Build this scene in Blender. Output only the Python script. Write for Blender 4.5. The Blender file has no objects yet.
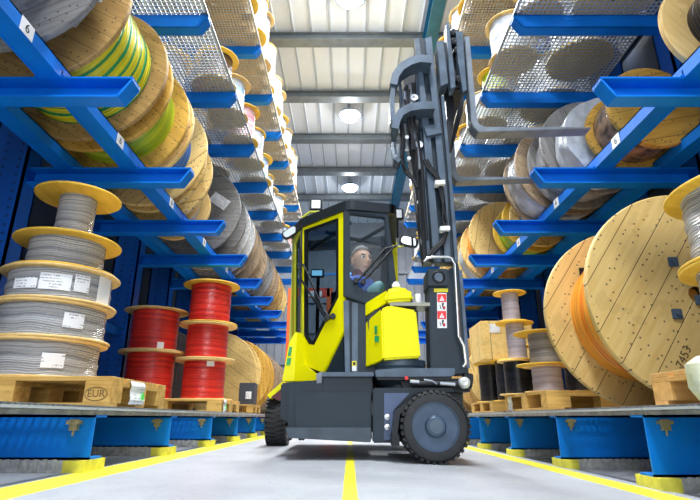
import bpy, bmesh, math, random
from mathutils import Vector, Matrix
C = bpy.context.scene.collection
PI = math.pi
R = random.Random(7)
H = 0.287                                   # camera height above the floor
TH = math.atan(168/500)
CT, ST = math.cos(TH), math.sin(TH)
def floor_z(x): return 0.034-0.035*min(max(x,0),1.6)**2     # the floor falls slightly to the right for drainage
# ---------------------------------------------------------------- measuring helpers (700x500 frame)
def ray(px, py):
    x = (px-350)/500; y = (250-py)/500
    return Vector((x, CT-y*ST, ST+y*CT))
def onY(px, py, Y):
    d = ray(px, py); return Vector((0,0,H)) + d*(Y/d.y)
def onX(px, py, X):
    d = ray(px, py); return Vector((0,0,H)) + d*(X/d.x)
def onP(px, py, A, B):                       # vertical plane through plan points A, B
    n = Vector((B[1]-A[1], -(B[0]-A[0]), 0)); d = ray(px, py)
    t = (Vector((A[0],A[1],0)) - Vector((0,0,0))).dot(n) / d.dot(n)
    return Vector((0,0,H)) + d*t
# ---------------------------------------------------------------- materials
MATS = {}
def mat(name, col, rough=0.5, metal=0.0, noise=0.0, nscale=8, col2=None, spec=0.5, bump=0.0, coat=0.0):
    if name in MATS: return MATS[name]
    m = bpy.data.materials.new(name); m.use_nodes = True; nt = m.node_tree
    b = nt.nodes['Principled BSDF']
    b.inputs['Base Color'].default_value = (*col, 1)
    b.inputs['Roughness'].default_value = rough; b.inputs['Metallic'].default_value = metal
    b.inputs['Specular IOR Level'].default_value = spec
    b.inputs['Coat Weight'].default_value = coat
    tc = nt.nodes.new('ShaderNodeTexCoord')
    n = nt.nodes.new('ShaderNodeTexNoise'); n.inputs['Scale'].default_value = nscale; n.inputs['Detail'].default_value = 4
    nt.links.new(tc.outputs['Object'], n.inputs['Vector'])
    if noise > 0 or col2:
        r = nt.nodes.new('ShaderNodeValToRGB'); nt.links.new(n.outputs['Fac'], r.inputs['Fac'])
        r.color_ramp.elements[0].position = 0.35; r.color_ramp.elements[1].position = 0.65
        c2 = col2 or tuple(c*(1-noise) for c in col)
        r.color_ramp.elements[0].color = (*c2, 1); r.color_ramp.elements[1].color = (*col, 1)
        nt.links.new(r.outputs['Color'], b.inputs['Base Color'])
    if bump > 0:
        bp = nt.nodes.new('ShaderNodeBump'); bp.inputs['Strength'].default_value = bump; bp.inputs['Distance'].default_value = 0.01
        nt.links.new(n.outputs['Fac'], bp.inputs['Height']); nt.links.new(bp.outputs['Normal'], b.inputs['Normal'])
    MATS[name] = m; return m
def N(nt, t, **kw):
    n = nt.nodes.new(t)
    for k, v in kw.items():
        if k == 'op': n.operation = v
        elif isinstance(k, str) and k.startswith('i'): n.inputs[int(k[1:])].default_value = v
    return n
def mth(nt, op, a, b=None, c=None):
    n = nt.nodes.new('ShaderNodeMath'); n.operation = op
    for i, v in enumerate((a, b, c)):
        if v is None: continue
        if isinstance(v, (int, float)): n.inputs[i].default_value = v
        else: nt.links.new(v, n.inputs[i])
    return n.outputs[0]
def mixc(nt, f, a, b):
    n = nt.nodes.new('ShaderNodeMix'); n.data_type = 'RGBA'
    nt.links.new(f, n.inputs[0])
    for k, v in ((6, a), (7, b)):
        if isinstance(v, tuple): n.inputs[k].default_value = (*v, 1)
        else: nt.links.new(v, n.inputs[k])
    return n.outputs[2]
def wood(name, c1, c2, plank=0.15, nails=True, ang=0.0, grain=1.0):
    if name in MATS: return MATS[name]
    m = bpy.data.materials.new(name); m.use_nodes = True; nt = m.node_tree; b = nt.nodes['Principled BSDF']
    tc = nt.nodes.new('ShaderNodeTexCoord'); oi = nt.nodes.new('ShaderNodeObjectInfo')
    mp = nt.nodes.new('ShaderNodeMapping'); mp.inputs['Rotation'].default_value = (0,0,ang)
    nt.links.new(tc.outputs['Object'], mp.inputs['Vector'])
    s = nt.nodes.new('ShaderNodeSeparateXYZ'); nt.links.new(mp.outputs[0], s.inputs[0])
    st = nt.nodes.new('ShaderNodeMapping'); st.inputs['Scale'].default_value = (2.5, 26, 26)
    nt.links.new(mp.outputs[0], st.inputs['Vector'])
    n = nt.nodes.new('ShaderNodeTexNoise'); n.inputs['Scale'].default_value = 1.2*grain; n.inputs['Detail'].default_value = 5
    nt.links.new(st.outputs[0], n.inputs['Vector'])
    rp = nt.nodes.new('ShaderNodeValToRGB'); nt.links.new(n.outputs['Fac'], rp.inputs['Fac'])
    rp.color_ramp.elements[0].position = 0.3; rp.color_ramp.elements[1].position = 0.66
    rp.color_ramp.elements[0].color = (*c2,1); rp.color_ramp.elements[1].color = (*c1,1)
    col = rp.outputs['Color']
    # blotches
    n2 = nt.nodes.new('ShaderNodeTexNoise'); n2.inputs['Scale'].default_value = 4; n2.inputs['Detail'].default_value = 3
    nt.links.new(tc.outputs['Object'], n2.inputs['Vector'])
    f = mth(nt, 'MULTIPLY', mth(nt, 'GREATER_THAN', n2.outputs['Fac'], 0.6), 0.18)
    col = mixc(nt, f, col, tuple(x*0.45 for x in c2))
    if plank:
        q = mth(nt, 'DIVIDE', s.outputs['Y'], plank)
        fl = mth(nt, 'FLOOR', mth(nt, 'ADD', q, 50))
        wn = nt.nodes.new('ShaderNodeTexWhiteNoise'); wn.noise_dimensions = '1D'; nt.links.new(fl, wn.inputs['W'])
        col = mixc(nt, mth(nt, 'MULTIPLY', wn.outputs['Value'], 0.35), col, tuple(x*0.72 for x in c1))
        fr = mth(nt, 'FRACT', mth(nt, 'ADD', q, 50))
        gap = mth(nt, 'LESS_THAN', fr, 0.022)
        col = mixc(nt, gap, col, (0.03,0.02,0.012))
    if nails:
        v = nt.nodes.new('ShaderNodeTexVoronoi'); v.voronoi_dimensions = '2D'; v.inputs['Scale'].default_value = 16; v.inputs['Randomness'].default_value = 0.8
        nt.links.new(mp.outputs[0], v.inputs['Vector'])
        ln = nt.nodes.new('ShaderNodeVectorMath'); ln.operation = 'LENGTH'
        cx = nt.nodes.new('ShaderNodeCombineXYZ'); nt.links.new(s.outputs['X'], cx.inputs[0]); nt.links.new(s.outputs['Y'], cx.inputs[1])
        nt.links.new(cx.outputs[0], ln.inputs[0])
        ring = mth(nt, 'GREATER_THAN', mth(nt, 'FRACT', mth(nt, 'MULTIPLY', ln.outputs['Value'], 5.2)), 0.45)
        dot = mth(nt, 'MULTIPLY', mth(nt, 'LESS_THAN', v.outputs['Distance'], 0.105), ring)
        col = mixc(nt, mth(nt, 'MULTIPLY', dot, 0.8), col, (0.06,0.045,0.035))
    hs = nt.nodes.new('ShaderNodeHueSaturation'); nt.links.new(col, hs.inputs['Color'])
    nt.links.new(mth(nt, 'MULTIPLY_ADD', oi.outputs['Random'], 0.3, 0.85), hs.inputs['Value'])
    nt.links.new(hs.outputs[0], b.inputs['Base Color'])
    b.inputs['Roughness'].default_value = 0.62; b.inputs['Specular IOR Level'].default_value = 0.3
    MATS[name] = m; return m
def cable(name, c1, c2=None, turns=60, rough=0.35, wraps=0.25, stripe=0):
    """wound cable: thin rings along local Z, optional second colour striping"""
    if name in MATS: return MATS[name]
    m = bpy.data.materials.new(name); m.use_nodes = True; nt = m.node_tree; b = nt.nodes['Principled BSDF']
    tc = nt.nodes.new('ShaderNodeTexCoord'); s = nt.nodes.new('ShaderNodeSeparateXYZ'); nt.links.new(tc.outputs['Object'], s.inputs[0])
    n = nt.nodes.new('ShaderNodeTexNoise'); n.inputs['Scale'].default_value = 3.0; n.inputs['Detail'].default_value = 2
    nt.links.new(tc.outputs['Object'], n.inputs['Vector'])
    z = mth(nt, 'ADD', s.outputs['Z'], mth(nt, 'MULTIPLY', n.outputs['Fac'], 0.06))
    w = mth(nt, 'SINE', mth(nt, 'MULTIPLY', z, turns*2*PI))
    c2 = c2 or tuple(x*0.55 for x in c1)
    if stripe:
        k = mth(nt, 'GREATER_THAN', mth(nt, 'SINE', mth(nt, 'MULTIPLY', z, stripe*2*PI)), 0.62)
        col = mixc(nt, k, c1, c2)
    else:
        nn = nt.nodes.new('ShaderNodeTexNoise'); nn.noise_dimensions = '1D'; nn.inputs['Scale'].default_value = turns*0.5
        nt.links.new(z, nn.inputs['W'])
        r = nt.nodes.new('ShaderNodeValToRGB'); nt.links.new(nn.outputs['Fac'], r.inputs['Fac'])
        r.color_ramp.elements[0].position = 0.35; r.color_ramp.elements[1].position = 0.6
        r.color_ramp.elements[0].color = (*c2,1); r.color_ramp.elements[1].color = (*c1,1)
        col = r.outputs['Color']
    nt.links.new(col, b.inputs['Base Color'])
    bp = nt.nodes.new('ShaderNodeBump'); bp.inputs['Strength'].default_value = wraps; bp.inputs['Distance'].default_value = 0.006
    nt.links.new(w, bp.inputs['Height']); nt.links.new(bp.outputs['Normal'], b.inputs['Normal'])
    b.inputs['Roughness'].default_value = rough
    MATS[name] = m; return m
def emis(name, col, st):
    if name in MATS: return MATS[name]
    m = bpy.data.materials.new(name); m.use_nodes = True; b = m.node_tree.nodes['Principled BSDF']
    b.inputs['Base Color'].default_value = (*col,1); b.inputs['Emission Color'].default_value = (*col,1); b.inputs['Emission Strength'].default_value = st
    MATS[name] = m; return m
def glass(name, tint, mixf=0.12):
    if name in MATS: return MATS[name]
    m = bpy.data.materials.new(name); m.use_nodes = True; nt = m.node_tree; nt.nodes.clear()
    o = nt.nodes.new('ShaderNodeOutputMaterial'); t = nt.nodes.new('ShaderNodeBsdfTransparent'); t.inputs[0].default_value = (*tint,1)
    g = nt.nodes.new('ShaderNodeBsdfGlossy'); g.inputs['Roughness'].default_value = 0.02; g.inputs[0].default_value = (0.8,0.9,1,1)
    mx = nt.nodes.new('ShaderNodeMixShader'); mx.inputs[0].default_value = mixf
    nt.links.new(t.outputs[0], mx.inputs[1]); nt.links.new(g.outputs[0], mx.inputs[2]); nt.links.new(mx.outputs[0], o.inputs[0])
    MATS[name] = m; return m

BLUE = mat('blue_paint', (0.0,0.20,0.80), 0.5, 0, 0.2, 3, spec=0.25)
def blue_holes():
    m = mat('blue_perforated_paint', (0.004,0.09,0.44), 0.4)
    nt = m.node_tree; b = nt.nodes['Principled BSDF']; tc = nt.nodes.new('ShaderNodeTexCoord')
    s = nt.nodes.new('ShaderNodeSeparateXYZ'); nt.links.new(tc.outputs['Object'], s.inputs[0])
    fz = mth(nt, 'SUBTRACT', mth(nt, 'FRACT', mth(nt, 'MULTIPLY', s.outputs['Z'], 14)), 0.5)
    fx = mth(nt, 'SUBTRACT', mth(nt, 'FRACT', mth(nt, 'MULTIPLY', s.outputs['X'], 8)), 0.5)
    d = mth(nt, 'SQRT', mth(nt, 'ADD', mth(nt, 'MULTIPLY', fz, fz), mth(nt, 'MULTIPLY', mth(nt, 'MULTIPLY', fx, fx), 2.5)))
    nt.links.new(mixc(nt, mth(nt, 'LESS_THAN', d, 0.17), (0.0,0.10,0.50), (0.0,0.04,0.2)), b.inputs['Base Color'])
    return m
BLUEH = blue_holes()
GALV = mat('galvanised_steel', (0.55,0.58,0.6), 0.38, 0.75, 0.35, 14)
WIRE = mat('galvanised_wire', (0.50,0.54,0.58), 0.5, 0.2)
STEEL = mat('brushed_steel', (0.6,0.63,0.68), 0.3, 0.9)
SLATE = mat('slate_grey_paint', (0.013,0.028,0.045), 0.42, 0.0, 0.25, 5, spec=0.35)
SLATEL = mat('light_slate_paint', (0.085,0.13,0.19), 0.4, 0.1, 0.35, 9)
DARK = mat('dark_steel', (0.010,0.013,0.018), 0.45, 0.3)
RUBBER = mat('black_rubber', (0.02,0.022,0.026), 0.6, 0, 0.4, 20)
YEL = mat('yellow_paint', (0.86,0.80,0.0), 0.4, 0, 0.0, spec=0.25)
YELT = mat('yellow_floor_paint', (0.78,0.72,0.08), 0.6, 0, 0.25, 20)
RIM = mat('wheel_rim_blue_grey', (0.05,0.09,0.15), 0.4, 0.2, 0.3, 12)
PLY = wood('pale_plywood', (0.82,0.58,0.24), (0.70,0.46,0.16), 0, False)
PLYY = wood('yellow_plywood', (0.88,0.56,0.07), (0.78,0.46,0.04), 0, False)
TIMB = wood('reel_planks', (0.60,0.37,0.13), (0.38,0.21,0.06), 0.13, True)
TIMBY = wood('pale_pine_planks', (0.86,0.62,0.24), (0.74,0.48,0.15), 0.20, True, 0.96)
TIMBW = wood('honey_planks', (0.72,0.42,0.08), (0.52,0.28,0.04), 0.14, True, 0.5)
TIMBG = wood('weathered_grey_planks', (0.30,0.29,0.28), (0.17,0.165,0.16), 0.10, True, 0.9)
TIMBD = wood('dull_brown_planks', (0.42,0.31,0.20), (0.27,0.19,0.12), 0.12, True, 0.2)
PALW = wood('pallet_wood', (0.72,0.45,0.13), (0.50,0.28,0.06), 0, False)
PALR = wood('orange_pallet_wood', (0.74,0.42,0.14), (0.60,0.32,0.09), 0, False)
PAPER = mat('white_paper', (0.85,0.86,0.88), 0.6)
def printed():
    m = mat('printed_label', (0.85,0.86,0.88), 0.55); nt = m.node_tree; b = nt.nodes['Principled BSDF']
    tc = nt.nodes.new('ShaderNodeTexCoord'); s = nt.nodes.new('ShaderNodeSeparateXYZ'); nt.links.new(tc.outputs['Object'], s.inputs[0])
    n = nt.nodes.new('ShaderNodeTexNoise'); n.inputs['Scale'].default_value = 150; n.inputs['Detail'].default_value = 0
    nt.links.new(tc.outputs['Object'], n.inputs['Vector'])
    n2 = nt.nodes.new('ShaderNodeTexNoise'); n2.inputs['Scale'].default_value = 14; n2.inputs['Detail'].default_value = 0
    nt.links.new(tc.outputs['Object'], n2.inputs['Vector'])
    line = mth(nt, 'LESS_THAN', mth(nt, 'FRACT', mth(nt, 'MULTIPLY', s.outputs['Z'], 55)), 0.4)
    f = mth(nt, 'MULTIPLY', mth(nt, 'MULTIPLY', line, mth(nt, 'GREATER_THAN', n.outputs['Fac'], 0.47)), mth(nt, 'GREATER_THAN', n2.outputs['Fac'], 0.48))
    nt.links.new(mixc(nt, f, (0.85,0.86,0.88), (0.30,0.31,0.34)), b.inputs['Base Color'])
    return m
PRINT = printed()
FILM = mat('white_stretch_film', (0.62,0.67,0.73), 0.3, 0, 0.35, 9, bump=0.8)
FILMG = mat('grey_stretch_film', (0.50,0.50,0.52), 0.22, 0, 0.45, 7, bump=0.9)
RED = mat('red_print', (0.8,0.03,0.03), 0.5); GREEN = mat('green_print', (0.02,0.35,0.10), 0.5); BLACK = mat('black_print', (0.01,0.01,0.012), 0.5)
CB = {
 'silver': cable('silver grey cable', (0.50,0.51,0.53), (0.27,0.28,0.30), 75, 0.22, 0.6),
 'red': cable('red cable', (0.72,0.035,0.02), (0.45,0.015,0.015), 70, 0.3),
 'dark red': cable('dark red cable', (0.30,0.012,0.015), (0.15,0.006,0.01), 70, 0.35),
 'green and yellow': cable('green yellow cable', (0.80,0.72,0.02), (0.01,0.33,0.10), 34, 0.4, 0.5, stripe=11),
 'yellow-green': cable('yellow green cable', (0.55,0.65,0.02), (0.34,0.48,0.02), 30, 0.4),
 'blue': cable('blue cable', (0.02,0.20,0.70), (0.01,0.10,0.45), 40, 0.35),
 'pale blue': cable('pale blue cable', (0.35,0.55,0.85), (0.75,0.8,0.9), 25, 0.4),
 'orange': cable('orange cable', (0.95,0.40,0.04), (0.85,0.22,0.02), 22, 0.3, 0.35),
 'grey': cable('grey cable', (0.30,0.30,0.32), (0.16,0.16,0.18), 45, 0.4),
 'black': cable('black cable', (0.015,0.018,0.03), (0.006,0.008,0.014), 45, 0.3),
 'lilac grey': cable('lilac grey cable', (0.50,0.46,0.54), (0.36,0.33,0.40), 75, 0.4),
 'pink': cable('pink cable', (0.75,0.25,0.32), (0.8,0.6,0.62), 25, 0.4),
 'white': cable('white cable', (0.62,0.64,0.66), (0.45,0.48,0.52), 30, 0.4),
 'brown': cable('brown cable', (0.20,0.10,0.05), (0.08,0.05,0.03), 30, 0.4),
}
# ---------------------------------------------------------------- mesh helpers
OFF = {}
class MB:
    def __init__(s): s.bm = bmesh.new()
    def box(s, a, b, rot=None, cen=None):
        vs = [s.bm.verts.new((x,y,z)) for x in (a[0],b[0]) for y in (a[1],b[1]) for z in (a[2],b[2])]
        for f in ((0,1,3,2),(4,6,7,5),(0,4,5,1),(2,3,7,6),(0,2,6,4),(1,5,7,3)): s.bm.faces.new([vs[i] for i in f])
        if rot is not None: bmesh.ops.rotate(s.bm, verts=vs, cent=cen or Vector(a).lerp(Vector(b),.5), matrix=rot)
        return s
    def prism(s, pts, d):
        """closed polygon (Vectors) pushed along vector d"""
        d = Vector(d); n = len(pts)
        a = [s.bm.verts.new(p) for p in pts]; b = [s.bm.verts.new(Vector(p)+d) for p in pts]
        s.bm.faces.new(a); s.bm.faces.new(b[::-1])
        for i in range(n): s.bm.faces.new((a[i], b[i], b[(i+1)%n], a[(i+1)%n]))
        return s
    def tube(s, pts, r, seg=8, closed_ends=True, rads=None):
        pts = [Vector(p) for p in pts]; rings = []
        up = Vector((0,0,1))
        for i, p in enumerate(pts):
            t = (pts[min(i+1,len(pts)-1)] - pts[max(i-1,0)]).normalized()
            a = t.cross(up)
            if a.length < 0.05: a = t.cross(Vector((0,1,0)))
            a.normalize(); b = t.cross(a).normalized()
            if i and (a.dot(pa) < 0): a = -a; b = -b
            pa = a; rr = rads[i] if rads else r
            rings.append([s.bm.verts.new(p + (a*math.cos(2*PI*k/seg) + b*math.sin(2*PI*k/seg))*rr) for k in range(seg)])
        for q in range(len(rings)-1):
            for k in range(seg): s.bm.faces.new((rings[q][k], rings[q][(k+1)%seg], rings[q+1][(k+1)%seg], rings[q+1][k]))
        if closed_ends:
            s.bm.faces.new(rings[0][::-1]); s.bm.faces.new(rings[-1])
        return s
    def lathe(s, prof, seg=40, cen=(0,0,0), axis='Z', close=False):
        cen = Vector(cen); rings = []
        for r, z in prof:
            row = []
            for k in range(seg):
                a = 2*PI*k/seg; v = Vector((r*math.cos(a), r*math.sin(a), z))
                if axis == 'Y': v = Vector((v.x, v.z, v.y))
                if axis == 'X': v = Vector((v.z, v.x, v.y))
                row.append(s.bm.verts.new(cen+v))
            rings.append(row)
        m = len(rings)
        for q in range(m if close else m-1):
            A, B = rings[q], rings[(q+1)%m]
            for k in range(seg): s.bm.faces.new((A[k], A[(k+1)%seg], B[(k+1)%seg], B[k]))
        if not close:
            if prof[0][0] > 0: s.bm.faces.new(rings[0][::-1])
            if prof[-1][0] > 0: s.bm.faces.new(rings[-1])
        return s
    def bevel(s, w, seg=2):
        bmesh.ops.recalc_face_normals(s.bm, faces=s.bm.faces)
        es = [e for e in s.bm.edges if len(e.link_faces)==2 and e.calc_face_angle(0) > 0.5]
        bmesh.ops.bevel(s.bm, geom=es, offset=w, segments=seg, affect='EDGES', clamp_overlap=True); return s
    def mesh(s, name, m, smooth=True):
        bmesh.ops.recalc_face_normals(s.bm, faces=s.bm.faces)
        me = bpy.data.meshes.new(name); s.bm.to_mesh(me); s.bm.free()
        for x in (m if isinstance(m, (list,tuple)) else [m]): me.materials.append(x)
        if smooth:
            for p in me.polygons: p.use_smooth = True
            me.set_sharp_from_angle(angle=0.6)
        return me
    def build(s, name, m, parent=None, local=False, smooth=True):
        if parent is not None and not local: bmesh.ops.translate(s.bm, verts=s.bm.verts, vec=-OFF[parent.name])
        return put(name, s.mesh(name, m, smooth), parent)
def put(name, me, parent=None, loc=None, rot=None):
    o = bpy.data.objects.new(name, me); C.objects.link(o)
    if parent is not None:
        o.parent = parent; OFF[o.name] = OFF.get(parent.name, Vector((0,0,0)))
    if loc is not None: o.location = loc
    if rot is not None: o.rotation_euler = rot
    return o
def tag(o, label=None, cat=None, group=None, kind=None):
    if label: o['label'] = label
    if cat: o['category'] = cat
    if group: o['group'] = group
    if kind: o['kind'] = kind
    return o
def thing(name, label, cat, loc=(0,0,0), group=None, rotz=0):
    o = bpy.data.objects.new(name, None); C.objects.link(o); o.location = loc; o.rotation_euler = (0,0,rotz)
    o.empty_display_size = 0.05; OFF[o.name] = Vector(loc)
    return tag(o, label, cat, group)
def trace(name, pts, Y, depth, m, parent, bev=0.0, label=None):
    """front outline on the plane y=Y, pushed back by its real thickness"""
    b = MB().prism([onY(x,y,Y) for x,y in pts], (0,depth,0))
    if bev: b.bevel(bev)
    o = b.build(name, m, parent)
    if label: o['label'] = label
    return o
def rounded(pts, r=0.03, n=4):
    out = []
    L = len(pts)
    for i in range(L):
        p0, p, p1 = Vector(pts[i-1]), Vector(pts[i]), Vector(pts[(i+1)%L])
        a = p + (p0-p).normalized()*min(r,(p0-p).length*.45); b = p + (p1-p).normalized()*min(r,(p1-p).length*.45)
        for k in range(n+1):
            t = k/n; out.append(a*(1-t)**2 + p*2*t*(1-t) + b*t*t)
    return out
# ---------------------------------------------------------------- the setting
def build_floor():
    b = MB(); X0, X1, Y0, Y1 = -9, 9, -6, 19.5
    xs = [X0]+[0.08*i for i in range(21)]+[X1]
    b.prism([Vector((x,Y0,floor_z(x))) for x in xs]+[Vector((X1,Y0,-.4)),Vector((X0,Y0,-.4))], (0,Y1-Y0,0))
    m = bpy.data.materials.new('sealed_concrete'); m.use_nodes = True; nt = m.node_tree; p = nt.nodes['Principled BSDF']
    tc = nt.nodes.new('ShaderNodeTexCoord'); s = nt.nodes.new('ShaderNodeSeparateXYZ'); nt.links.new(tc.outputs['Object'], s.inputs[0])
    n = nt.nodes.new('ShaderNodeTexNoise'); n.inputs['Scale'].default_value = 2.2; n.inputs['Detail'].default_value = 7; n.inputs['Roughness'].default_value = 0.65
    nt.links.new(tc.outputs['Object'], n.inputs['Vector'])
    r = nt.nodes.new('ShaderNodeValToRGB'); nt.links.new(n.outputs['Fac'], r.inputs['Fac'])
    r.color_ramp.elements[0].position = .3; r.color_ramp.elements[1].position = .7
    r.color_ramp.elements[0].color = (.33,.35,.385,1); r.color_ramp.elements[1].color = (.45,.47,.505,1)
    n2 = nt.nodes.new('ShaderNodeTexNoise'); n2.inputs['Scale'].default_value = 40; n2.inputs['Detail'].default_value = 4
    nt.links.new(tc.outputs['Object'], n2.inputs['Vector'])
    col = mixc(nt, mth(nt, 'MULTIPLY', mth(nt, 'GREATER_THAN', n2.outputs['Fac'], 0.58), 0.3), r.outputs['Color'], (.25,.26,.29))
    x = s.outputs['X']
    xe = mth(nt, 'ADD', x, mth(nt, 'MULTIPLY', mth(nt, 'SUBTRACT', n2.outputs['Fac'], 0.5), 0.02))
    def band(a, c): return mth(nt, 'MULTIPLY', mth(nt, 'GREATER_THAN', xe, a), mth(nt, 'LESS_THAN', xe, c))
    wear = mth(nt, 'GREATER_THAN', 0.66, n2.outputs['Fac'])
    f = mth(nt, 'MULTIPLY', mth(nt, 'MAXIMUM', mth(nt, 'MAXIMUM', band(-1.33,-1.125), band(1.22,1.44)), band(-0.026,0.026)), mth(nt, 'MULTIPLY_ADD', wear, 0.3, 0.7))
    col = mixc(nt, f, col, (0.80,0.74,0.03))
    nt.links.new(col, p.inputs['Base Color']); p.inputs['Roughness'].default_value = 0.42
    bp = nt.nodes.new('ShaderNodeBump'); bp.inputs['Strength'].default_value = .12; bp.inputs['Distance'].default_value = .01
    nt.links.new(n2.outputs['Fac'], bp.inputs['Height']); nt.links.new(bp.outputs[0], p.inputs['Normal'])
    o = b.build('floor', m); o['kind'] = 'structure'
build_floor()
CEIL = 7.75 + H
CEILM = mat('white_roof_sheet', (0.70,0.79,0.92), 0.5, 0.0)
def _seams():
    nt = CEILM.node_tree; tc = nt.nodes.new('ShaderNodeTexCoord'); s = nt.nodes.new('ShaderNodeSeparateXYZ'); nt.links.new(tc.outputs['Object'], s.inputs[0])
    fr = mth(nt, 'FRACT', mth(nt, 'DIVIDE', mth(nt, 'ADD', s.outputs['X'], 8.9+.385*.5+8*.385), .385))
    d = mth(nt, 'ABSOLUTE', mth(nt, 'SUBTRACT', fr, .5))
    nt.links.new(mixc(nt, mth(nt, 'LESS_THAN', d, .055), (0.74,0.82,0.93), (0.42,0.47,0.54)), nt.nodes['Principled BSDF'].inputs['Base Color'])
_seams()
WALLM = mat('grey_cladding', (0.30,0.32,0.36), 0.6, 0.1, 0.15, 2)
b = MB(); b.box((-9,-6,CEIL),(9,19.7,CEIL+.1))
x = -8.9
while x < 8.9:
    b.prism([Vector((x-.035,-6,CEIL)),Vector((x-.02,-6,CEIL-.05)),Vector((x+.02,-6,CEIL-.05)),Vector((x+.035,-6,CEIL))], (0,25.6,0)); x += 0.385
o = b.build('ceiling', CEILM, smooth=False); o['kind'] = 'structure'
PURM = mat('purlin_grey', (0.22,0.26,0.29), 0.5, 0.3, 0.2, 6)
for i, y in enumerate([-3.3,-1.3,0.7,2.7,4.65,6.62,8.6,10.58,12.55,14.56,16.6]):
    z0 = CEIL-.05-.20; b = MB(); b.box((-9,y-.01,z0),(9,y+.01,CEIL-.05)); b.box((-9,y-.13,z0-.012),(9,y+.13,z0)); b.box((-9,y-.09,CEIL-.062),(9,y+.09,CEIL-.05))
    o = b.build('ceiling_purlin', PURM, smooth=False); tag(o, kind='structure')
b = MB(); b.box((-9,19.5,-.6),(9,19.7,CEIL))
x = -8.9
while x < 8.9: b.box((x,19.45,-.2),(x+.06,19.5,CEIL)); x += .3
for z in (2.2,3.4,4.6,5.8): b.box((-9,19.38,z),(9,19.5,z+.12))
o = b.build('wall_far', WALLM, smooth=False); o['kind'] = 'structure'
for sx, nm in ((-1,'wall_backdrop_left'),(1,'wall_backdrop_right')):  # added dark backdrops standing in for the dim racks beyond
    b = MB(); b.box((min(sx*3.7,sx*3.9),-2.5,-.6),(max(sx*3.7,sx*3.9),19.5,6.6))
    for zz in (.9,1.9,2.9,3.9,4.9,5.9): b.box((min(sx*3.64,sx*3.7),-2.5,zz),(max(sx*3.64,sx*3.7),19.5,zz+.1))
    o = b.build(nm, mat('dark_depth_backdrop',(0.03,0.06,0.12),.6,0,.6,1.6,col2=(.012,.02,.035)), smooth=False); o['kind'] = 'structure'
TEAL = mat('teal_beam_paint', (0.01,0.16,0.30), 0.4, 0.1, 0.2, 4)
b = MB(); xb = 1.62; zt = CEIL-.26
b.box((xb-.12,-3,zt-.02),(xb+.12,19.4,zt)); b.box((xb-.12,-3,zt-.36),(xb+.12,19.4,zt-.34)); b.box((xb-.01,-3,zt-.34),(xb+.01,19.4,zt-.02))
o = b.build('roof_beam', TEAL, smooth=False); tag(o, kind='structure')
b = MB(); b.box((xb-.12,19.1,-.1),(xb+.12,19.12,zt-.36)); b.box((xb-.12,19.36,-.1),(xb+.12,19.38,zt-.36)); b.box((xb-.01,19.12,-.1),(xb+.01,19.36,zt-.36))
o = b.build('roof_column', TEAL, smooth=False); tag(o, kind='structure')
# conduit braces on the ceiling
for (y0,y1) in ((12.7,14.4),(16.8,19)):
    b = MB(); b.tube([(1.0,y0,CEIL-.3),(2.2,y1,CEIL-.3)], .012, 6); o = b.build('roof_tie_rod', STEEL); tag(o, kind='structure')
# high-bay lamps hung in a row over the aisle
LAMPW = emis('lamp_diffuser', (1,1,1), 14)
for i, (y, wd) in enumerate(((-0.7,'behind the camera'),(3.3,'nearest the camera'),(7.3,'over the truck mast'),(11.15,'nearer of the two in view'),(15.4,'farther of the two in view'))):
    t = thing('high_bay_lamp', 'round white high bay lamp on the ceiling, '+wd, 'lamp', (0,y,CEIL-.34), 'lamps over the aisle')
    MB().lathe([(.08,.14),(.20,.10),(.30,.0),(.29,.0),(.2,.08)], 28, (0,y,CEIL-.34)).build('housing', SLATEL, t)
    MB().lathe([(.0,-.13),(.13,-.12),(.22,-.07),(.26,.0),(.0,.0)], 24, (0,y,CEIL-.34)).build('diffuser', LAMPW, t)
    MB().tube([(0,y,CEIL-.25),(0,y,CEIL-.0)], .012, 6).build('hanger', STEEL, t)

# ---------------------------------------------------------------- cantilever racks
YK = [1.416+1.144*k for k in range(11)]     # frame positions along the aisle
Z2, Z3, Z4 = 1.87+H, 3.43+H, 5.05+H         # arm axis heights
AH = 0.07                                    # half height of an arm
BAY = 1.144
def arm_mesh(L, open_end):
    """tip at x=0, arm runs to x=-L; a C channel with chamfered tip"""
    b = MB()
    b.prism([Vector(p) for p in ((0,.045,AH),(0,.045,AH-.03),(-.07,.045,-AH),(-L,.045,-AH),(-L,.045,AH))], (0,.012,0))
    b.box((-L,-.05,AH-.012),(0,.05,AH)); b.box((-L,-.05,-AH),(-.07,.05,-AH+.012))
    b.prism([Vector((0,-.05,AH-.012)),Vector((0,-.05,AH-.03)),Vector((-.07,-.05,-AH)),Vector((-.085,-.05,-AH+.012)),Vector((-.012,-.05,AH-.03))], (0,.1,0)) if not open_end else b.prism([Vector((0,-.05,AH)),Vector((0,-.05,AH-.025)),Vector((-.07,-.05,-AH)),Vector((-.082,-.05,-AH+.01)),Vector((-.012,-.05,AH-.02))], (0,.095,0))
    if not open_end: b.prism([Vector(p) for p in ((0,-.05,AH),(0,-.05,AH-.03),(-.07,-.05,-AH),(-L,-.05,-AH),(-L,-.05,AH))], (0,.01,0))
    return b.mesh('arm', BLUE, False)
def wire_mesh(W):
    b = MB(); L = BAY-.02
    n = int(W/.042)
    for i in range(n+1):
        x = i*W/n; b.box((x-.006,0,0),(x+.006,L,.012))
    n = int(L/.042)
    for i in range(n+1):
        y = i*L/n; b.box((0,y-.006,.008),(W,y+.006,.018))
    return b.mesh('wire_deck', WIRE, False)
DECK_W = 1.28
WM = wire_mesh(DECK_W)
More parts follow.
